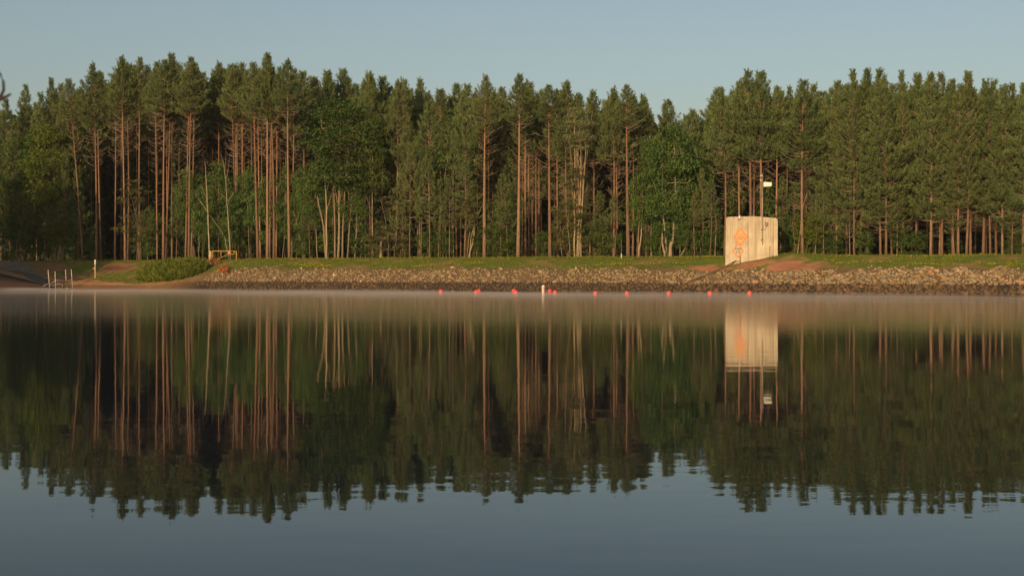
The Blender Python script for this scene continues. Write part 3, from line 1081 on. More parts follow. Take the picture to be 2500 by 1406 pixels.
def broadleaf(px, ytop, ybot, wpx, v, lib, leafm, barkm, stems, name, phrase, group, fill=1.0):
    """ytop/ybot: rows of the leafy part; stems: list of (base px offset, top px offset, diameter)"""
    d = y_at(px, v)
    x = kpx(px) * d
    z0 = gz(x, d)
    o = thing(name, None, 'sapling' if lib == 'sapling' else 'tree', (x, d, z0), 0, group)
    zt, zb = z_at(ytop, d) - z0, z_at(ybot, d) - z0
    i = int(rng.integers(5 if lib == 'sapling' else 3))
    h0, r0 = {'maple': (12.0, 4.2), 'airy': (11.5, 3.6), 'sapling': (5.0, 1.8)}[lib]
    me = LMESH[lib, i]
    c = obj('leaves', me, o, (0, 0, zb))
    sx = wpx / F * d / 2 / r0
    sz = (zt - zb) / h0
    c.scale = (sx, sx * min(1, fill), sz)
    c.rotation_euler = (0, 0, rng.uniform(0, 6.28) if fill >= 1 else 0)
    c.material_slots[0].link = 'OBJECT'
    c.material_slots[0].material = M[leafm]
    cc = LEAFY[lib, i][3]
    for (b0, b1, dia) in stems:
        mb = MB()
        xb, xt = b0 / F * d, b1 / F * d
        H = zb + (zt - zb) * rng.uniform(0.72, 0.9)
        m = 9
        yb = rng.uniform(-0.4, 0.4)
        ben = rng.normal(0, 0.22)
        pts = [Vector((xb + (xt - xb) * (k / m) ** 1.2 + ben * math.sin(3.1 * k / m) + rng.normal(0, 0.03), yb * k / m, H * k / m - (0.25 if k == 0 else 0))) for k in range(m + 1)]
        mb.tube(pts, [dia / 2 * (1 - 0.8 * k / m) * (1.25 if k == 0 else 1) for k in range(m + 1)], 7)
        for _ in range(5 if lib == 'sapling' else 9):
            q = pts[int(rng.integers(3, m))]
            t = cc[int(rng.integers(len(cc)))]
            e = Vector((t[0] * sx, t[1] * sx, zb + t[2] * sz))
            if e.z < q.z:
                e.z = q.z + 0.4
            md = q.lerp(e, 0.5) + Vector((0, 0, -0.12 * (e - q).length))
            mb.tube([q, md, e], [dia * 0.19, dia * 0.12, dia * 0.05], 4, cap=False)
        mb.build('stem', M[barkm], o, smooth=True)
    LABELS.append((o, phrase, px))
    return o


GU = 'leafy undergrowth below the pines'
GM = 'broadleaf trees among the pines'
broadleaf(828, 235, 470, 190, 15.6, 'maple', 'leaf_green', 'bark_pale', [(-10, -20, 0.30), (-2, 4, 0.34), (8, 30, 0.28), (20, 46, 0.22), (-30, -45, 0.26)], 'maple_tree', 'big dark green maple with several pale stems', GM)
broadleaf(775, 400, 560, 100, 16.5, 'maple', 'leaf_green', 'bark_grey', [(20, 12, 0.2), (0, -10, 0.14)], 'maple_tree', 'lower dark green maple', GM)
broadleaf(862, 395, 560, 90, 17.0, 'maple', 'leaf_green', 'bark_grey', [(4, 8, 0.2)], 'maple_tree', 'lower dark green maple', GM)
broadleaf(908, 275, 480, 105, 18.5, 'maple', 'leaf_green', 'bark_grey', [(2, 4, 0.2)], 'maple_tree', 'dark maple filling the gap right of the biggest maple', GM)
broadleaf(1100, 265, 440, 105, 19, 'airy', 'leaf_green', 'bark_pale', [(-10, -5, 0.2), (8, 14, 0.18)], 'maple_tree', 'mid green maple with slim stems', GM)
broadleaf(1414, 256, 372, 84, 15.3, 'maple', 'leaf_pale', 'bark_pale', [(-12, -12, 0.24), (-6, 4, 0.24), (-2, 20, 0.22), (4, 34, 0.2)], 'ash_tree', 'pale yellow-green ash with tall slender stems', GM)
broadleaf(1405, 395, 560, 105, 15.6, 'airy', 'leaf_olive', 'bark_pale', [(-4, 10, 0.12), (6, 30, 0.1), (-12, -34, 0.1)], 'ash_tree', 'olive leafed ash with arching stems', GM)
broadleaf(1640, 300, 590, 150, 16.5, 'maple', 'leaf_green', 'bark_grey', [(-12, -20, 0.30), (0, 6, 0.34), (20, 40, 0.16)], 'maple_tree', 'broad dark green maple', GM)
broadleaf(1690, 320, 560, 110, 20, 'maple', 'leaf_green', 'bark_grey', [(0, 6, 0.22)], 'maple_tree', 'broad dark green maple', GM)
broadleaf(1590, 330, 560, 90, 18, 'maple', 'leaf_green', 'bark_grey', [(0, -6, 0.22)], 'maple_tree', 'broad dark green maple', GM)
broadleaf(1558, 420, 560, 56, 15.6, 'sapling', 'leaf_green', 'bark_pale', [(0, 6, 0.2), (1, 16, 0.12)], 'maple_tree', 'small maple with forked pale stem', GM)
broadleaf(332, 432, 605, 110, 15.4, 'airy', 'leaf_olive', 'bark_grey', [(12, 8, 0.10), (2, -18, 0.09)], 'maple_tree', 'airy olive green maple in front of trunks', GM, )
broadleaf(958, 465, 610, 125, 15.6, 'airy', 'leaf_olive', 'bark_grey', [(-10, -30, 0.10), (4, 10, 0.10), (20, 40, 0.09)], 'maple_tree', 'spreading olive leafed maple', GM)
broadleaf(1143, 480, 560, 60, 16.5, 'sapling', 'leaf_olive', 'bark_pale', [(-4, 4, 0.22), (0, 10, 0.22), (4, 40, 0.14)], 'maple_tree', 'pale multi-stemmed maple', GM)
broadleaf(115, 300, 520, 150, 15.6, 'maple', 'leaf_bush', 'bark_pale', [(14, 4, 0.14), (18, 30, 0.12)], 'maple_tree', 'olive green maple in the dusk', GM)
broadleaf(145, 520, 615, 70, 15.5, 'sapling', 'leaf_bush', 'bark_pale', [(0, 0, 0.2), (6, 12, 0.24), (-4, -8, 0.2)], 'maple_tree', 'small maple with pale stem foot', GM)
broadleaf(50, 320, 600, 130, 16.5, 'maple', 'leaf_green', 'bark_grey', [(0, 6, 0.2)], 'maple_tree', 'dark maple in the dusk', GM)
broadleaf(1960, 520, 620, 70, 17, 'sapling', 'leaf_bush', 'bark_pale', [(-8, -24, 0.14), (6, 20, 0.1)], 'sapling', 'thin grey stemmed sapling', GU)
broadleaf(1989, 520, 600, 50, 15.6, 'sapling', 'leaf_bush', 'bark_pale', [(0, 3, 0.16), (2, 20, 0.08)], 'sapling', 'thin grey stemmed sapling', GU)
broadleaf(1664, 540, 610, 40, 15.6, 'sapling', 'leaf_green', 'bark_pale', [(-4, 16, 0.16)], 'sapling', 'thin grey stemmed sapling', GU)
UNDER = [(455, 400, 560, 60, 17.5), (492, 440, 600, 56, 17), (530, 380, 560, 70, 18), (566, 430, 590, 56, 17.5), (604, 400, 560, 60, 18.5), (645, 420, 590, 50, 19), (690, 400, 580, 50, 18), (735, 400, 560, 60, 17.5), (365, 520, 628, 44, 17), (1215, 480, 600, 56, 19), (1255, 470, 590, 44, 20),
         (440, 500, 620, 60, 23), (478, 420, 600, 70, 25), (505, 470, 625, 66, 22), (540, 420, 600, 80, 26), (575, 520, 628, 70, 20), (600, 440, 600, 70, 27), (560, 540, 630, 50, 18),
         (640, 470, 620, 60, 30), (690, 500, 625, 56, 24), (725, 470, 620, 64, 20), (745, 540, 628, 60, 17), (350, 560, 628, 60, 19), (420, 560, 628, 50, 24), (370, 500, 620, 60, 32),
         (800, 540, 628, 60, 19), (880, 540, 628, 60, 18), (920, 560, 628, 50, 17), (985, 570, 628, 46, 16.5), (1040, 560, 628, 60, 18), (1080, 560, 628, 60, 18), (1165, 560, 628, 50, 18),
         (1215, 545, 628, 70, 16.5), (1245, 560, 628, 50, 17.5), (1330, 560, 626, 60, 19), (1375, 500, 622, 70, 17), (1420, 520, 624, 90, 16.5), (1470, 530, 626, 60, 17), (1500, 550, 626, 50, 19),
         (1520, 560, 626, 50, 24), (1590, 560, 626, 50, 18), (1615, 540, 624, 60, 16.5), (1680, 540, 624, 60, 17), (1720, 560, 624, 60, 16.5), (1750, 540, 624, 60, 18), (1790, 430, 560, 60, 24),
         (1870, 420, 560, 60, 26), (1910, 520, 624, 60, 17), (1935, 560, 624, 40, 19), (2010, 540, 622, 60, 18), (2040, 560, 622, 60, 16.5), (2110, 560, 622, 50, 16), (2200, 560, 622, 60, 16.5),
         (2240, 560, 622, 60, 17), (2330, 570, 624, 40, 18), (2480, 560, 624, 60, 16.5), (20, 520, 630, 90, 16.5), (80, 540, 632, 80, 16), (120, 560, 632, 50, 17.5), (185, 560, 632, 50, 18), (222, 570, 630, 44, 19)]
for (px, yt, yb, w, v) in UNDER:
    olive = px in (1375, 1420, 985, 920)
    broadleaf(px, yt, yb, w, v, 'sapling', 'leaf_olive' if olive else 'leaf_green', 'bark_grey', [(rng.uniform(-6, 6), rng.uniform(-10, 10), 0.08)], 'sapling',
              'leafy olive sapling' if olive else 'leafy dark green sapling', GU)

# birch and other bare stems: (name, phrase, list of stems as column/row chains, v, diameter, bark)
def bare(name, phrase, chains, v, mt, cat='tree'):
    px0, row0 = chains[0][0][0]
    d = y_at(px0, v)
    x = kpx(px0) * d
    z0 = gz(x, d)
    o = thing(name, None, cat, (x, d, z0))
    for ch, d0, d1 in chains:
        n = len(ch)
        mb = MB()
        pts = []
        for k, (px, row) in enumerate(ch):
            q = P(px, row, d) - Vector((x, d, z0))
            q.y += 0.25 * math.sin(k * 1.3)
            if k == 0 and row > 600:
                q.z = -0.2
            pts.append(q)
        fine = []
        for k in range(n - 1):
            for t in (0, 0.33, 0.66):
                fine.append(pts[k].lerp(pts[k + 1], t) + Vector((rng.normal(0, .02), 0, 0)))
        fine.append(pts[-1])
        mb.tube(fine, [(d0 + (d1 - d0) * k / (len(fine) - 1)) / 2 for k in range(len(fine))], 7)
        mb.build('stem', M[mt], o, smooth=True)
    LABELS.append((o, phrase, px0))
    return o


bare('birch_tree', 'slim white birch stem leaning beside the wooden gate post', [([(512, 632), (509, 580), (507, 520), (505, 450), (501, 395)], 0.24, 0.06), ([(507, 520), (498, 505), (485, 487), (475, 470)], 0.05, 0.02), ([(506, 490), (497, 470), (490, 450)], 0.05, 0.02)], 15.0, 'bark_birch')
bare('dead_tree', 'bare forked grey tree rising behind the yellow gate', [([(563, 634), (560, 590), (556, 520), (554, 490), (552, 440), (546, 400), (538, 375)], 0.26, 0.05), ([(555, 497), (563, 482), (571, 468)], 0.10, 0.05), ([(554, 488), (540, 475), (528, 464), (512, 452)], 0.06, 0.02), ([(552, 440), (556, 415), (560, 385)], 0.07, 0.03)], 15.6, 'bark_grey')
bare('leaning_stem', 'thin grey stem leaning left above the yellow gate', [([(560, 610), (548, 580), (535, 557), (520, 535), (508, 522)], 0.10, 0.04)], 15.2, 'bark_grey')
bare('snag', 'short broken pale stump with a splintered tip', [([(929, 632), (930, 605), (931, 588), (930, 581)], 0.46, 0.10)], 15.4, 'bark_pale')
bare('leaning_stem', 'crooked grey stem left of the big dark maple', [([(797, 632), (792, 590), (788, 540), (780, 505), (776, 480)], 0.36, 0.16), ([(788, 535), (778, 525), (770, 515)], 0.1, 0.05)], 15.4, 'bark_pale')
bare('leaning_stem', 'short leaning dead stem with a forked top left of the maples', [([(735, 590), (728, 560), (722, 535), (717, 515)], 0.2, 0.12), ([(724, 540), (728, 528), (730, 520)], 0.08, 0.05)], 17, 'bark_pale')
bare('leaning_stem', 'thin curved grey stem left of the full-crowned pines', [([(1946, 628), (1952, 590), (1956, 545), (1960, 505), (1970, 470)], 0.16, 0.05)], 15.6, 'bark_grey')
bare('snag', 'thick forked broken stump under the broad maple', [([(1636, 630), (1637, 605), (1640, 590)], 0.5, 0.36), ([(1626, 630), (1621, 610), (1616, 590), (1617, 570)], 0.40, 0.14), ([(1640, 596), (1647, 590)], 0.2, 0.08)], 15.6, 'bark_pale')
bare('leaning_stem', 'slanting dead branch below the right-hand pines', [([(2092, 460), (2105, 450), (2120, 440)], 0.10, 0.05)], 15.4, 'bark_pale', 'branch')

# ------------------------------------------------------------------ bush and rust-red dead plants by the beach
def frond_clump(name, parts_name, cpx, crow, wpx, hpx, v, n, ln, wd, matn, label, cat, seed):
    r = np.random.default_rng(seed)
    d = y_at(cpx, v)
    x = kpx(cpx) * d
    o = thing(name, label, cat, (x, d, gz(x, d)))
    w, h = wpx / F * d / 2, hpx / F * d
    a = r.uniform(0, 6.28, n)
    q = np.sqrt(r.uniform(0, 1, n))
    la, lb_ = np.cos(a) * q * w, np.sin(a) * q * min(w, 5.4)
    kk = kpx(cpx)
    lx, ly = la * UX + lb_ * kk, la * UY + lb_
    lump = 0.72 + 0.28 * np.sin(la * 1.3 + seed) * np.cos(lb_ * 1.6 + la * 0.7)
    dome = np.sqrt(np.clip(1 - q ** 2, 0, 1)) * h * lump
    gzv = ground_z(x + lx, d + ly) - gz(x, d)
    lz = gzv + dome * (0.1 + 0.95 * np.sqrt(r.uniform(0, 1, n))) + 0.6 * r.uniform(0, 1, n) ** 5 + 0.25 * np.sin(la * 2.9) * np.sin(lb_ * 2.3)
    dirs = unit(np.stack([lx / w * 0.5, ly / w * 0.5, np.full(n, 0.9)], 1))
    me = tufts_mesh(parts_name, np.stack([lx, ly, lz], 1), dirs, 6, ln, wd, 0.4, r, M[matn])
    obj(parts_name, me, o)
    mb = MB()
    for k in range(14):
        j = int(r.integers(n))
        mb.tube([(lx[j] * .6, ly[j] * .6, gzv[j] - 0.1), (lx[j] * .85, ly[j] * .85, lz[j] * 0.5), (lx[j], ly[j], lz[j])], [0.03, 0.02, 0.01], 4, cap=False)
    st = mb.build('stems', M['bark_grey'], o)
    st['kind'] = 'stuff'
    return o


frond_clump('willow_bush', 'leaves', 416, 690, 222, 30, 7.0, 5200, 0.58, 0.10, 'leaf_bush', 'wide green willow bush spreading on the bank beside the sandy beach', 'bush', 3)
frond_clump('dead_shrub', 'fronds', 522, 662, 26, 20, 8.6, 34, 0.5, 0.07, 'leaf_rust', 'rust-red dead shrub at the right edge of the willow bush', 'shrub', 4)
frond_clump('dead_shrub', 'fronds', 546, 682, 24, 26, 4.2, 44, 0.5, 0.07, 'leaf_rust', 'rust-red dead shrub standing on the first riprap stones', 'shrub', 5)

# ------------------------------------------------------------------ concrete intake tower
tx, ty = kpx(TOW_PX) * TOW_D, TOW_D
sc = TOW_D / F
zb, zt = z_at(668, TOW_D), z_at(528, TOW_D)
rzT = -math.atan2(tx, ty) + R(2.0)
W2 = (1898 - 1772) * sc / 2
tower = thing('concrete_tower', 'weathered cream concrete intake tower standing on the grassy bank', 'tower', (tx, ty, zb), rzT)
H = zt - zb
b = MB()
c = 0.22
b.prism([(-W2 - 0.04, 0), (W2, 0), (W2, H - c - 0.25), (W2 - 0.06, H - 0.32), (W2 - c, H - 0.22), (0.3, H), (-0.6, H - 0.02), (-W2 + c + 0.05, H - 0.06), (-W2 + 0.12, H - 0.14), (-W2 + 0.05, H - 0.35)], 0, 4.2)
b.build('wall', M['concrete'], tower, bevel=0.05)
# recessed joints between the form panels, cracks
b = MB()
for px in (1827, 1845, 1887):
    b.box(((px - TOW_PX) * sc, -0.001, H * 0.5 - 0.15), (0.035, 0.012, H - 0.6))
M['joint'] = surf('concrete_joint', (0.22, 0.175, 0.125), 0.95, vary=0.2)
for k in range(3):
    px = (1827, 1845, 1887)[k]
    MB().box(((px - TOW_PX) * sc, -0.003, H * 0.5 - 0.2), (0.05, 0.014, H - 0.8)).build('joint', M['joint'], tower)
b = MB()
for (x0, y0, x1, y1, w) in ((1808.8, 541, 1809.3, 556, 0.05), (1818, 534, 1820.5, 541, 0.025), (1820.5, 541, 1820, 552, 0.025)):
    b.tube([((x0 - TOW_PX) * sc, -0.003, z_at(y0, TOW_D) - zb), (((x0 + x1) / 2 - TOW_PX) * sc + 0.01, -0.003, z_at((y0 + y1) / 2, TOW_D) - zb), ((x1 - TOW_PX) * sc, -0.003, z_at(y1, TOW_D) - zb)], [w * .4, w * .5, w * .3], 5)
st = b.build('cracks', M['joint'], tower)
st['kind'] = 'stuff'
# cable stub at the foot
b = MB()
b.tube([((1878.5 - TOW_PX) * sc, -0.03, z_at(602, TOW_D) - zb), ((1878.5 - TOW_PX) * sc, -0.03, z_at(632, TOW_D) - zb)], 0.025, 6)
b.box(((1878.5 - TOW_PX) * sc, -0.03, z_at(602.5, TOW_D) - zb), (0.09, 0.07, 0.09))
b.build('conduit', M['rust'], tower)
b = MB()
b.tube([((1883 - TOW_PX) * sc, -0.02, z_at(617, TOW_D) - zb), ((1884 - TOW_PX) * sc, -0.02, z_at(624, TOW_D) - zb), ((1885 - TOW_PX) * sc, -0.02, z_at(632, TOW_D) - zb)], 0.018, 5)
b.build('conduit', M['rust'], tower)
# hinge-like iron bracket under the lower sign
b = MB()
b.box(((1803 - TOW_PX) * sc, -0.08, z_at(637, TOW_D) - zb), (0.32, 0.12, 0.05)).box(((1801 - TOW_PX) * sc - 0.1, -0.06, z_at(639, TOW_D) - zb), (0.05, 0.1, 0.22)).box(((1807.5 - TOW_PX) * sc, -0.05, z_at(633, TOW_D) - zb), (0.08, 0.09, 0.75))
b.build('bracket', M['rust'], tower)


def on_tower(px, row, off=0.0):
    m = Matrix.Translation((tx, ty, zb)) @ Matrix.Rotation(rzT, 4, 'Z')
    return m @ Vector(((px - TOW_PX) * sc, -off, z_at(row, TOW_D) - zb))


def lettering(text, size, mt, parent, loc, name='lettering', sx=1.0):
    cu = bpy.data.curves.new('text', 'FONT')
    cu.body = text
    cu.size = size
    cu.align_x = 'CENTER'
    cu.align_y = 'CENTER'
    cu.extrude = 0.002
    cu.space_character = 1.05
    cu.offset = size * 0.006
    t = bpy.data.objects.new('text', cu)
    C.objects.link(t)
    me = bpy.data.meshes.new_from_object(t.evaluated_get(bpy.context.evaluated_depsgraph_get()))
    bpy.data.objects.remove(t)
    me.materials.clear()
    me.materials.append(mt)
    o = obj(name, me, parent, loc)
    o.rotation_euler = (R(90), 0, 0)
    o.scale = (sx, 1, 1)
    return o


def diamond_sign(px, row, hw, hh, face, border, label, off, bw):
    p = on_tower(px, row, off)
    o = thing('warning_sign', label, 'sign', p, rzT)
    w, h = hw * sc, hh * sc
    MB().prism([(0, -h), (w, 0), (0, h), (-w, 0)], 0, 0.02).build('panel', face, o)
    k = 1 - bw
    bd = MB()
    outer = [(0, -h), (w, 0), (0, h), (-w, 0)]
    inner = [(a * k, c_ * k) for a, c_ in outer]
    for i in range(4):
        j = (i + 1) % 4
        bd.prism([outer[i], outer[j], inner[j], inner[i]], -0.008, -0.001)
    bd.build('border', border, o)
    return o, w, h


s1, w, h = diamond_sign(1808.5, 578, 17, 22.5, M['cream'], M['orange_dull'], 'upper faded orange bordered diamond sign with small lettering on the tower', 0.03, 0.24)
lettering('WARNING', 0.20, M['orange_dull'], s1, (0, -0.012, 0.27))
for i, (ww, zz_) in enumerate(((0.72, 0.11), (0.95, -0.07), (0.55, -0.24))):
    b = MB()
    xx = -ww / 2
    while xx < ww / 2:
        l = min(rng.uniform(0.05, 0.09), ww / 2 - xx)
        b.box((xx + l / 2, -0.004, zz_), (l, 0.004, 0.075))
        xx += l + 0.022
    st = b.build('faded_line', M['rust'] if i else M['orange_dull'], s1)
    st['kind'] = 'stuff'
s2, w, h = diamond_sign(1802.5, 612, 13.5, 17.5, M['grey_face'], M['orange'], 'lower diamond sign reading THIN ICE in black on the tower', 0.065, 0.20)
lettering('THIN', 0.40, M['black'], s2, (0.0, -0.012, 0.18), sx=0.78)
lettering('ICE', 0.40, M['black'], s2, (0.0, -0.012, -0.18), sx=0.78)

# mast with antenna box
p = on_tower(1861.5, 600, 0.10)
mast = thing('antenna_mast', 'thin pole strapped to the tower carrying a white tapered box', 'antenna', p, rzT)
z0 = p.z
MB().tube([(0, 0, z_at(598, TOW_D) - z0), (0, 0, z_at(424, TOW_D) - z0)], 0.04, 8).build('pole', M['galv'], mast, smooth=True)
for row in (561, 586):
    b = MB()
    b.box((-0.06, 0.03, z_at(row, TOW_D) - z0), (0.22, 0.14, 0.06)).box((-0.14, 0.0, z_at(row, TOW_D) - z0), (0.05, 0.08, 0.17))
    b.build('clamp', M['rust'], mast)
for row in (429, 441):
    MB().box((-0.16, 0.0, z_at(row, TOW_D) - z0), (0.26, 0.05, 0.06)).build('arm', M['white'], mast)
b = MB()
x0, x1 = (1864 - 1861.5) * sc - 0.02, (1883 - 1861.5) * sc
zc_ = z_at(451, TOW_D) - z0
for (xa, hh) in ((x0, 0.29), (x1, 0.215)):
    for (yy, zz_) in ((-hh * .7, -hh), (hh * .7, -hh), (hh * .7, hh), (-hh * .7, hh)):
        b.v.append(Vector((xa, yy, zc_ + zz_)))
b.f += [(0, 3, 2, 1), (4, 5, 6, 7), (0, 1, 5, 4), (1, 2, 6, 5), (2, 3, 7, 6), (3, 0, 4, 7)]
b.m += [0] * 6
b.build('housing', M['white'], mast, bevel=0.03)
MB().tube([(x1 - 0.25, 0, zc_ - 0.2), (x1 - 0.28, 0, zc_ - 0.5)], 0.015, 5).build('drip_loop', M['darkgrey'], mast)

jb = thing('junction_box', 'small grey electrical box on the upper right of the tower wall', 'box', on_tower(1870.5, 547.5, 0.0), rzT)
MB().box((0, -0.08, 0), (0.36, 0.15, 0.44)).build('case', M['darkgrey'], jb, bevel=0.015)
MB().box((0, -0.162, 0), (0.27, 0.014, 0.35)).build('cover', M['joint'], jb)
MB().tube([(0.02, -0.06, -0.21), (0.0, -0.05, -0.38), (-0.10, -0.04, -0.62), (-0.22, -0.04, -0.66), (-0.30, -0.05, -0.50), (-0.32, -0.06, -0.30)], 0.016, 6).build('cable', M['darkgrey'], jb, smooth=True)
fl = thing('floodlight', 'small white floodlight on the top edge of the tower above the signs', 'light', on_tower(1806, 531.5, 0.0), rzT)
b = MB()
b.tube([(0, -0.10, 0.24), (0, -0.13, 0.10), (0, -0.17, -0.10), (0, -0.18, -0.14)], [0.06, 0.10, 0.14, 0.10], 10)
b.build('lamp_shade', M['white'], fl, smooth=True)
MB().box((-0.06, -0.05, -0.18), (0.30, 0.10, 0.16)).box((0, -0.06, 0.10), (0.06, 0.12, 0.06)).build('bracket', M['darkgrey'], fl)
MB().tube([(0.08, -0.02, -0.1), (0.3, -0.03, -0.02), (0.48, -0.02, -0.10), (0.58, -0.02, -0.22)], 0.012, 5).build('cable', M['darkgrey'], fl)

# rusty pipe running down the bank from the tower
pts = []
for (px, row, v) in ((1796, 641, 7.6), (1770, 653, 6.2), (1735, 671, 4.0), (1695, 687, 2.2), (1652, 706, 0.3)):
    d = y_at(px, v)
    x = kpx(px) * d
    pts.append(Vector((x, d, gz(x, d) + 0.34)))
o = thing('drain_pipe', 'rusty pipe running down the stones from the tower to the water', 'pipe', pts[0])
MB().tube([q - pts[0] for q in pts], 0.06, 8).build('pipe', M['rust'], o, smooth=True)

# ------------------------------------------------------------------ gate
dG = y_at(545, 12.4)
sg = dG / F
gx0 = kpx(545) * dG
g0 = Vector((gx0, dG, gz(gx0, dG)))
gate = thing('pipe_gate', 'yellow pipe gate across the track at the edge of the wood', 'gate', g0)


def G(px, row, dy=0.0):
    return Vector(((px - 545) * sg, dy, z_at(row, dG) - g0.z))


MB().tube([G(517, 613.2), G(578, 613.2)], 0.05, 8).build('top_rail', M['yellow'], gate, smooth=True)
MB().tube([G(577.2, 613), G(577.2, 640)], 0.062, 8).build('post', M['yellow'], gate, smooth=True)
MB().tube([G(518.6, 613), G(518.6, 642)], 0.04, 8).build('post', M['yellow'], gate, smooth=True)
MB().tube([G(539.4, 613), G(540, 628.5)], 0.042, 8).build('bar', M['yellow'], gate, smooth=True)
MB().tube([G(571.6, 613), G(571.6, 620.6)], 0.05, 8).build('bar', M['yellow'], gate, smooth=True)
MB().tube([G(528, 634.2), G(559, 620.5)], 0.04, 8).build('brace', M['yellow'], gate, smooth=True)
MB().tube([G(558, 620.4), G(572.4, 620.4)], 0.042, 8).build('bar', M['yellow'], gate, smooth=True)
MB().box(G(560, 616.6, -0.09), (0.30, 0.03, 0.46)).build('reflector', M['orange'], gate)
dP = y_at(515, 10.8)
xP = kpx(515) * dP
zP = gz(xP, dP)
gp_ = thing('gate_post', 'thick short wooden post at the left end of the yellow gate', 'post', (xP, dP, zP))
hP = z_at(612.5, dP) - zP
MB().tube([(-0.02, 0, -0.3), (-0.02, 0, 0), (-0.05, 0, hP * 0.5), (-0.08, 0, hP - 0.03), (-0.08, 0, hP)], [0.19, 0.18, 0.21, 0.22, 0.20], 12).build('timber', M['wood'], gp_, smooth=False)
MB().tube([(-0.08, 0, hP - 0.001), (-0.08, 0, hP + 0.012)], 0.17, 12).build('end_grain', M['wood_red'], gp_)


def stake(px, rowt, rowb, v, dia, name, label, bands, cat='post'):
    d = y_at(px, v)
    x = kpx(px) * d
    z0 = gz(x, d)
    o = thing(name, label, cat, (x, d, z0))
    for (nm, ra, rb, mt, k) in bands:
        za, zb_ = z_at(ra, d) - z0, z_at(rb, d) - z0
        if rb >= rowb:
            zb_ = -0.25
        MB().tube([(0, 0, zb_), (0, 0, za)], dia / 2 * k, 8).build(nm, M[mt], o)
    return o, d, z0


o, d, z0 = stake(232.5, 634, 671, 7.4, 0.21, 'marker_post', 'tall square post with a white top above the beach', [('shaft', 645, 671, 'wood', 1.0), ('band', 634, 645, 'white', 1.05)])
MB().box((-0.18, -0.02, z_at(655.5, d) - z0), (0.32, 0.05, 0.07)).build('peg', M['white'], o)
stake(1517, 619.5, 633, 9.6, 0.10, 'marker_stake', 'short white stake with a thin rod on the dam crest', [('stake', 619.5, 633, 'white', 1.0), ('rod', 584, 619.5, 'wood_red', 0.45)])

# ------------------------------------------------------------------ roll-in dock section at the boat ramp
dD = 200.0
sD = dD / F
D0 = Vector((kpx(148) * dD, dD, 0))
dock = thing('roll_in_dock', 'white roll-in dock frame with four tall posts and wheels at the beach edge', 'dock', D0)


def Dk(px, row, dy=0.0):
    return Vector(((px - 148) * sD, dy, z_at(row, dD) + (dy * (CH - 0) / dD)))


cor = {'fl': ((122.5, 658.5), (126.6, 705.5), -0.9), 'fr': ((141.8, 662.5), (142.9, 705.5), -1.3), 'bl': ((154.8, 658.2), (156.7, 704), 1.0), 'br': ((170.8, 658), (174.2, 704), 0.6)}
for k, (a, b_, dy) in cor.items():
    MB().tube([Dk(*b_, dy) - Vector((0, 0, 0.1)), Dk(*a, dy)], 0.047, 7).build('post', M['old_white'], dock, smooth=True)


def along(k, row):
    a, b_, dy = cor[k]
    t = (row - a[1]) / (b_[1] - a[1])
    return Dk(a[0] + (b_[0] - a[0]) * t, row, dy)


for (p, q) in ((along('fr', 684.5), along('br', 683)), (along('fl', 694), along('fr', 685)), (along('fl', 696.5), along('fr', 696)), (along('fr', 693), along('br', 692)), (along('bl', 686), along('br', 683.5)), (along('fl', 694), along('bl', 690))):
    MB().tube([p, q], 0.04, 6).build('rail', M['galv'], dock, smooth=True)
MB().tube([along('fl', 691.5), Dk(115, 696, -0.9), Dk(108, 699.5, -0.9), Dk(107.5, 704, -0.9)], 0.045, 6).build('rail', M['galv'], dock, smooth=True)
b = MB()
for t in np.linspace(0.03, 0.97, 9):
    p, q = along('fr', 687).lerp(along('br', 685.5), t), along('fl', 694).lerp(along('bl', 690), t)
    b = MB()
    dvec = (q - p)
    mid = (p + q) / 2
    rot = dvec.to_track_quat('X', 'Z').to_matrix()
    b.box(mid, (dvec.length, 0.16, 0.035), 0, rot)
    b.build('plank', M['wood_red'], dock)
for (px, row, dy) in ((164, 703, 0.2), (145.5, 698, 1.4)):
    w = MB()
    c0 = Dk(px, row, dy)
    pr = [(0.07, -0.11), (0.17, -0.12), (0.24, -0.07), (0.24, 0.07), (0.17, 0.12), (0.07, 0.11)]
    nn = 18
    for k in range(nn):
        a = 6.2832 * k / nn
        for (rd, yy) in pr:
            w.v.append(c0 + Vector((math.cos(a) * rd, yy, math.sin(a) * rd)))
    for k in range(nn):
        for j in range(6):
            w.f.append((k * 6 + j, k * 6 + (j + 1) % 6, ((k + 1) % nn) * 6 + (j + 1) % 6, ((k + 1) % nn) * 6 + j))
            w.m.append(0)
    wo = w.build('wheel', M['rubber'], dock, smooth=True)
    MB().tube([c0 + Vector((0, -0.13, 0)), c0 + Vector((0, 0.13, 0))], 0.08, 10).build('hub', M['galv'], wo)

# ------------------------------------------------------------------ buoys
bm_v, bm_f = [], []
nl, ng = 16, 12
prof = []
for i in range(ng + 1):
    t = math.pi * i / ng
    prof.append((math.sin(t), -math.cos(t)))
mb = MB()
for i, (rr_, zz_) in enumerate(prof):
    for k in range(nl):
        a = 6.2832 * k / nl
        s = 1.03 if i == ng // 2 else 1.0                      # moulded seam round the middle
        mb.v.append(Vector((max(rr_, 0.03) * s * math.cos(a), max(rr_, 0.03) * s * math.sin(a), zz_ * 0.96)) * 0.235)
for i in range(ng):
    for k in range(nl):
        mb.f.append((i * nl + k, i * nl + (k + 1) % nl, (i + 1) * nl + (k + 1) % nl, (i + 1) * nl + k))
        mb.m.append(0)
float_me = mesh_from('float', mb.v, mb.f, [M['buoy']], mb.m, True)
eye = MB()
pts = [(0.045 * math.cos(a), 0, 0.225 + 0.045 * math.sin(a)) for a in np.linspace(-0.5, 3.64, 9)]
eye.tube(pts, 0.012, 5)
eye_me = mesh_from('eyelet', eye.v, eye.f, [M['galv']], eye.m, True)
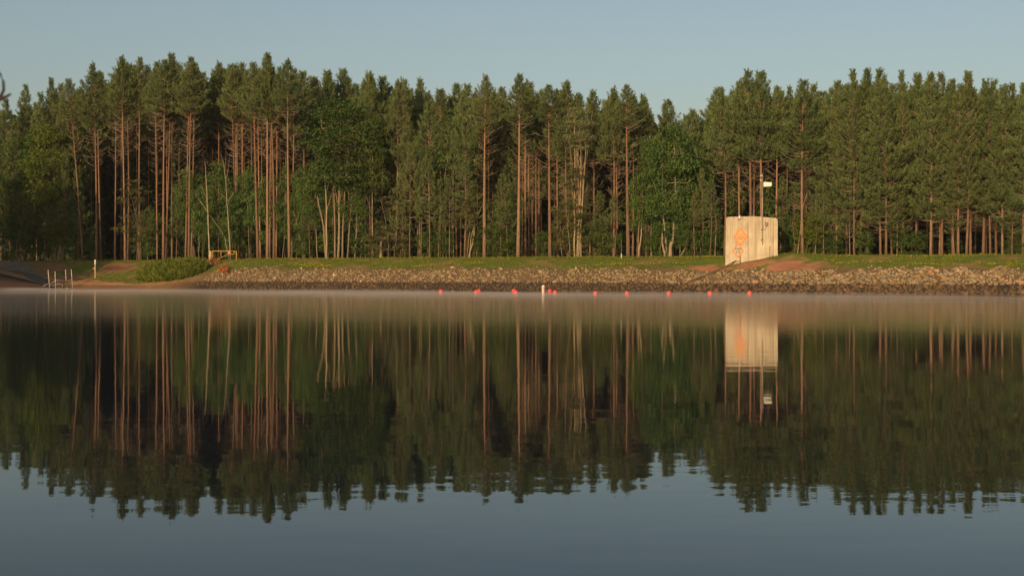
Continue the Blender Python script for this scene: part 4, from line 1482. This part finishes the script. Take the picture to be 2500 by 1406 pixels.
BUOYS = [(1076, 713.8, 'leftmost red ball buoy, floating alone near the dam'), (1162.8, 715, 'red ball buoy in front of its twin, second group from the left'), (1169, 712.6, 'red ball buoy half hidden behind its twin, second group from the left'),
         (1255, 712, 'red ball buoy behind and left of its neighbour, left of the white marker buoy'), (1259.5, 716.2, 'nearer red ball buoy of the overlapping pair left of the white marker buoy'),
         (1342.6, 712.2, 'red ball buoy just right of the white marker buoy, close to the stones'), (1355.2, 715.8, 'second red ball buoy right of the white marker buoy, farther out'),
         (1453.5, 718.2, 'red ball buoy third right of the white marker buoy'), (1530.5, 718.2, 'red ball buoy fourth right of the white marker buoy'),
         (1632.8, 718.2, 'red ball buoy left of the last two, below the pipe foot'), (1733, 718, 'red ball buoy second from the right end of the line'), (1829.6, 717.6, 'rightmost red ball buoy, below the concrete tower')]
for i, (px, wl, lab) in enumerate(BUOYS):
    d = CH * F / (wl - YH)
    o = thing('buoy', lab, 'buoy', (kpx(px) * d, d, 0.10), rng.uniform(0, 6), 'red ball buoys along the dam')
    o.scale = (0.94 + 0.12 * rng.uniform(),) * 3
    o.rotation_euler = (rng.uniform(-.25, .25), rng.uniform(-.25, .25), rng.uniform(0, 6))
    obj('float', float_me, o)
    obj('eyelet', eye_me, o)
d = CH * F / (717.2 - YH)
o = thing('marker_buoy', 'white cylindrical marker buoy with orange band and diamond among red buoys', 'buoy', (kpx(1326.3) * d, d, 0))
sb = d / F
Hb = 20.5 * sb
rb = 3.4 * sb
MB().tube([(0, 0, -0.4), (0, 0, 0.02), (0, 0, Hb - 0.05), (0, 0, Hb)], [rb, rb, rb, rb * 0.85], 18).build('cylinder', M['white'], o, smooth=False)
MB().tube([(0, 0, Hb - 0.28), (0, 0, Hb - 0.20)], rb * 1.03, 18).build('band', M['orange'], o)
MB().tube([(0, 0, 0.07), (0, 0, 0.13)], rb * 1.03, 18).build('band', M['orange'], o)
bd = MB()
ww, hh, zc2 = rb * 0.72, 0.24, Hb * 0.48
outer = [(0, zc2 - hh), (ww, zc2), (0, zc2 + hh), (-ww, zc2)]
inner = [(a * 0.6, zc2 + (c_ - zc2) * 0.6) for a, c_ in outer]
for i in range(4):
    j = (i + 1) % 4
    bd.prism([outer[i], outer[j], inner[j], inner[i]], -rb - 0.02, -rb * 0.6)
bd.build('diamond', M['orange'], o)
bd = MB()
bd.box((0, 0, Hb - 0.16), (rb * 3.6, 0.08, 0.12))
bd.build('cross_arm', M['wood_red'], o)

# ------------------------------------------------------------------ trees on the left shore that shade the beach, and the near sapling
lab = 'tall pine on the left shore of the lake, shading the beach'
SHADE = [(-81, 176, 22), (-86, 181, 23), (-84, 169, 23), (-91, 175, 25), (-89, 166, 24), (-97, 181, 24), (-96, 170, 25), (-103, 176, 24), (-94, 162, 25), (-101, 166, 25), (-108, 182, 25), (-109, 170, 24), (-86, 188, 22)]
SHADE += [(-92, 186, 24), (-78.5, 183, 20), (-87, 174, 24), (-99, 188, 25), (-105, 184, 25), (-83, 163, 23), (-113, 176, 25), (-90, 194, 23), (-97, 195, 24), (-104, 192, 25), (-80, 190, 19)]
for (x, y, h) in SHADE:
    z0 = gz(x, y)
    o = thing('pine_tree', lab, 'tree', (x, y, z0), 0, 'pines on the left shore outside the frame')
    trunk_mesh(h * 0.96, 0.19, 0.03, (0.3, 0.2), rng).build('trunk', M['bark'], o, smooth=True)
    cm, lm = FULL[int(rng.integers(5))]
    for nm, me in (('crown', cm), ('limbs', lm)):
        c = obj(nm, me, o, (0.1, 0.05, h * 0.18))
        c.scale = (1.35, 1.35, h * 0.82 / 15)
        c.rotation_euler = (0, 0, rng.uniform(0, 6))
        if nm == 'limbs':
            c['kind'] = 'stuff'

sap = thing('shoreline_sapling', 'dark blurred twig of a bare sapling close to the camera, cut by the frame edge', 'sapling', (-1.55, 3.0, 0.42))
MB().tube([(0, 0, -0.1), (0.02, 0, 1.0), (-0.02, 0.0, 1.9), (0.03, 0, 2.6)], [0.022, 0.018, 0.014, 0.006], 8).build('stem', M['dark_bark'], sap, smooth=True)


def T(px, row):
    return P(px, row, 3.0) - Vector((-1.55, 3.0, 0.42))


MB().tube([(0.0, 0, 1.98), T(-150, 268), T(-60, 246), T(-20, 246), T(5, 242), T(27, 230)], [0.009, 0.007, 0.006, 0.0055, 0.0045, 0.002], 7).build('twig', M['dark_bark'], sap, smooth=True)
MB().tube([T(-25, 246), T(2, 236), T(9, 220), T(8, 200), T(2, 184), T(-6, 172)], [0.0045, 0.004, 0.0035, 0.003, 0.0025, 0.0015], 7).build('twig', M['dark_bark'], sap, smooth=True)

# ------------------------------------------------------------------ mist lying on the water
def mist_mat(dens):
    m, nt, out = mat('mist')
    pv = N(nt, 'VolumePrincipled')
    pv.inputs['Color'].default_value = (0.93, 0.93, 0.94, 1)
    pv.inputs['Density'].default_value = dens
    pv.inputs['Anisotropy'].default_value = 0.0
    nt.links.new(pv.outputs[0], out.inputs['Volume'])
    return m


thin, thick = mist_mat(0.0030), mist_mat(0.0080)
b = MB()
b.box((0, 0, 0.15), (280, 84, 0.28))
x, y = xy(10, -55)
o = b.build('mist', thin, loc=(x, y, 0.02))
o.rotation_euler = (0, 0, math.atan2(UY, UX))
o['kind'] = 'stuff'
dome = MB()
for i in range(9):
    a, hgt = math.pi / 2 * i / 8, 0
    for k in range(28):
        t = 6.2832 * k / 28
        w_ = 1 + 0.12 * math.sin(3 * t + 1) + 0.08 * math.sin(5 * t)
        dome.v.append(Vector((math.cos(a) * math.cos(t) * w_, math.cos(a) * math.sin(t) * w_, 0.02 + math.sin(a))))
for i in range(8):
    for k in range(28):
        dome.f.append((i * 28 + k, i * 28 + (k + 1) % 28, (i + 1) * 28 + (k + 1) % 28, (i + 1) * 28 + k))
dome.f.append(tuple(reversed(range(28))))
wisp_me = mesh_from('mist_wisp', dome.v, dome.f, [thick])
wr = random.Random(11)
for i in range(16):
    u = u_of(-100) + (u_of(2650) - u_of(-100)) * (i + wr.uniform(0, 1)) / 16
    v = wr.uniform(-32, -17)
    x, y = xy(u, v)
    o = obj('mist_wisp', wisp_me, None, (x, y, 0.01))
    o.rotation_euler = (0, 0, math.atan2(UY, UX) + wr.uniform(-.15, .15))
    o.scale = (wr.uniform(14, 26), wr.uniform(9, 15), wr.uniform(0.25, 0.5))
    o['kind'] = 'stuff'

m, nt, out = mat('haze')
pv = N(nt, 'VolumePrincipled')
pv.inputs['Color'].default_value = (0.90, 0.94, 1.0, 1)
pv.inputs['Density'].default_value = HAZE
pv.inputs['Anisotropy'].default_value = 0.0
nt.links.new(pv.outputs[0], out.inputs['Volume'])
o = MB().box((0, 0, 18), (6800, 6800, 56)).build('haze', m)
o['kind'] = 'stuff'

# ------------------------------------------------------------------ labels of the trees
MARKS = [(232.5, 'the white-topped post'), (547, 'the yellow gate'), (930, 'the broken stump'), (1326, 'the white marker buoy'), (1517, 'the white stake'), (1835, 'the concrete tower')]
ORD = ['first', 'second', 'third', 'fourth', 'fifth', 'sixth', 'seventh', 'eighth', 'ninth', 'tenth', 'eleventh', 'twelfth', 'thirteenth', 'fourteenth', 'fifteenth', 'sixteenth', 'seventeenth', 'eighteenth', 'nineteenth', 'twentieth']
ORD += ['twenty-' + w for w in ORD[:9]] + ['thirtieth'] + ['thirty-' + w for w in ORD[:9]]
byk = {}
for (o, ph, px) in LABELS:
    byk.setdefault(ph, []).append((px, o))
for ph, rows in byk.items():
    rows.sort(key=lambda t: t[0])
    if len(rows) == 1:
        o = rows[0][1]
        o['label'] = ph if len(ph.split()) >= 9 else ph + ' ' + 'near ' + min(MARKS, key=lambda m: abs(m[0] - rows[0][0]))[1]
        continue
    cnt = {}
    for px, o in rows:
        right = [m for m in MARKS if m[0] <= px]
        if right:
            m, side = right[-1], 'right of'
        else:
            m, side = MARKS[0], 'left of'
        k = cnt.get(m[1] + side, 0)
        cnt[m[1] + side] = k + 1
        o['label'] = f'{ph}, {ORD[k]} such {side} {m[1]}' if side == 'right of' else f'{ph}, {ORD[k]} from the photo edge to {m[1]}'
print('objects', len(bpy.data.objects), 'tris', sum(len(p.polygons) for p in bpy.data.meshes))
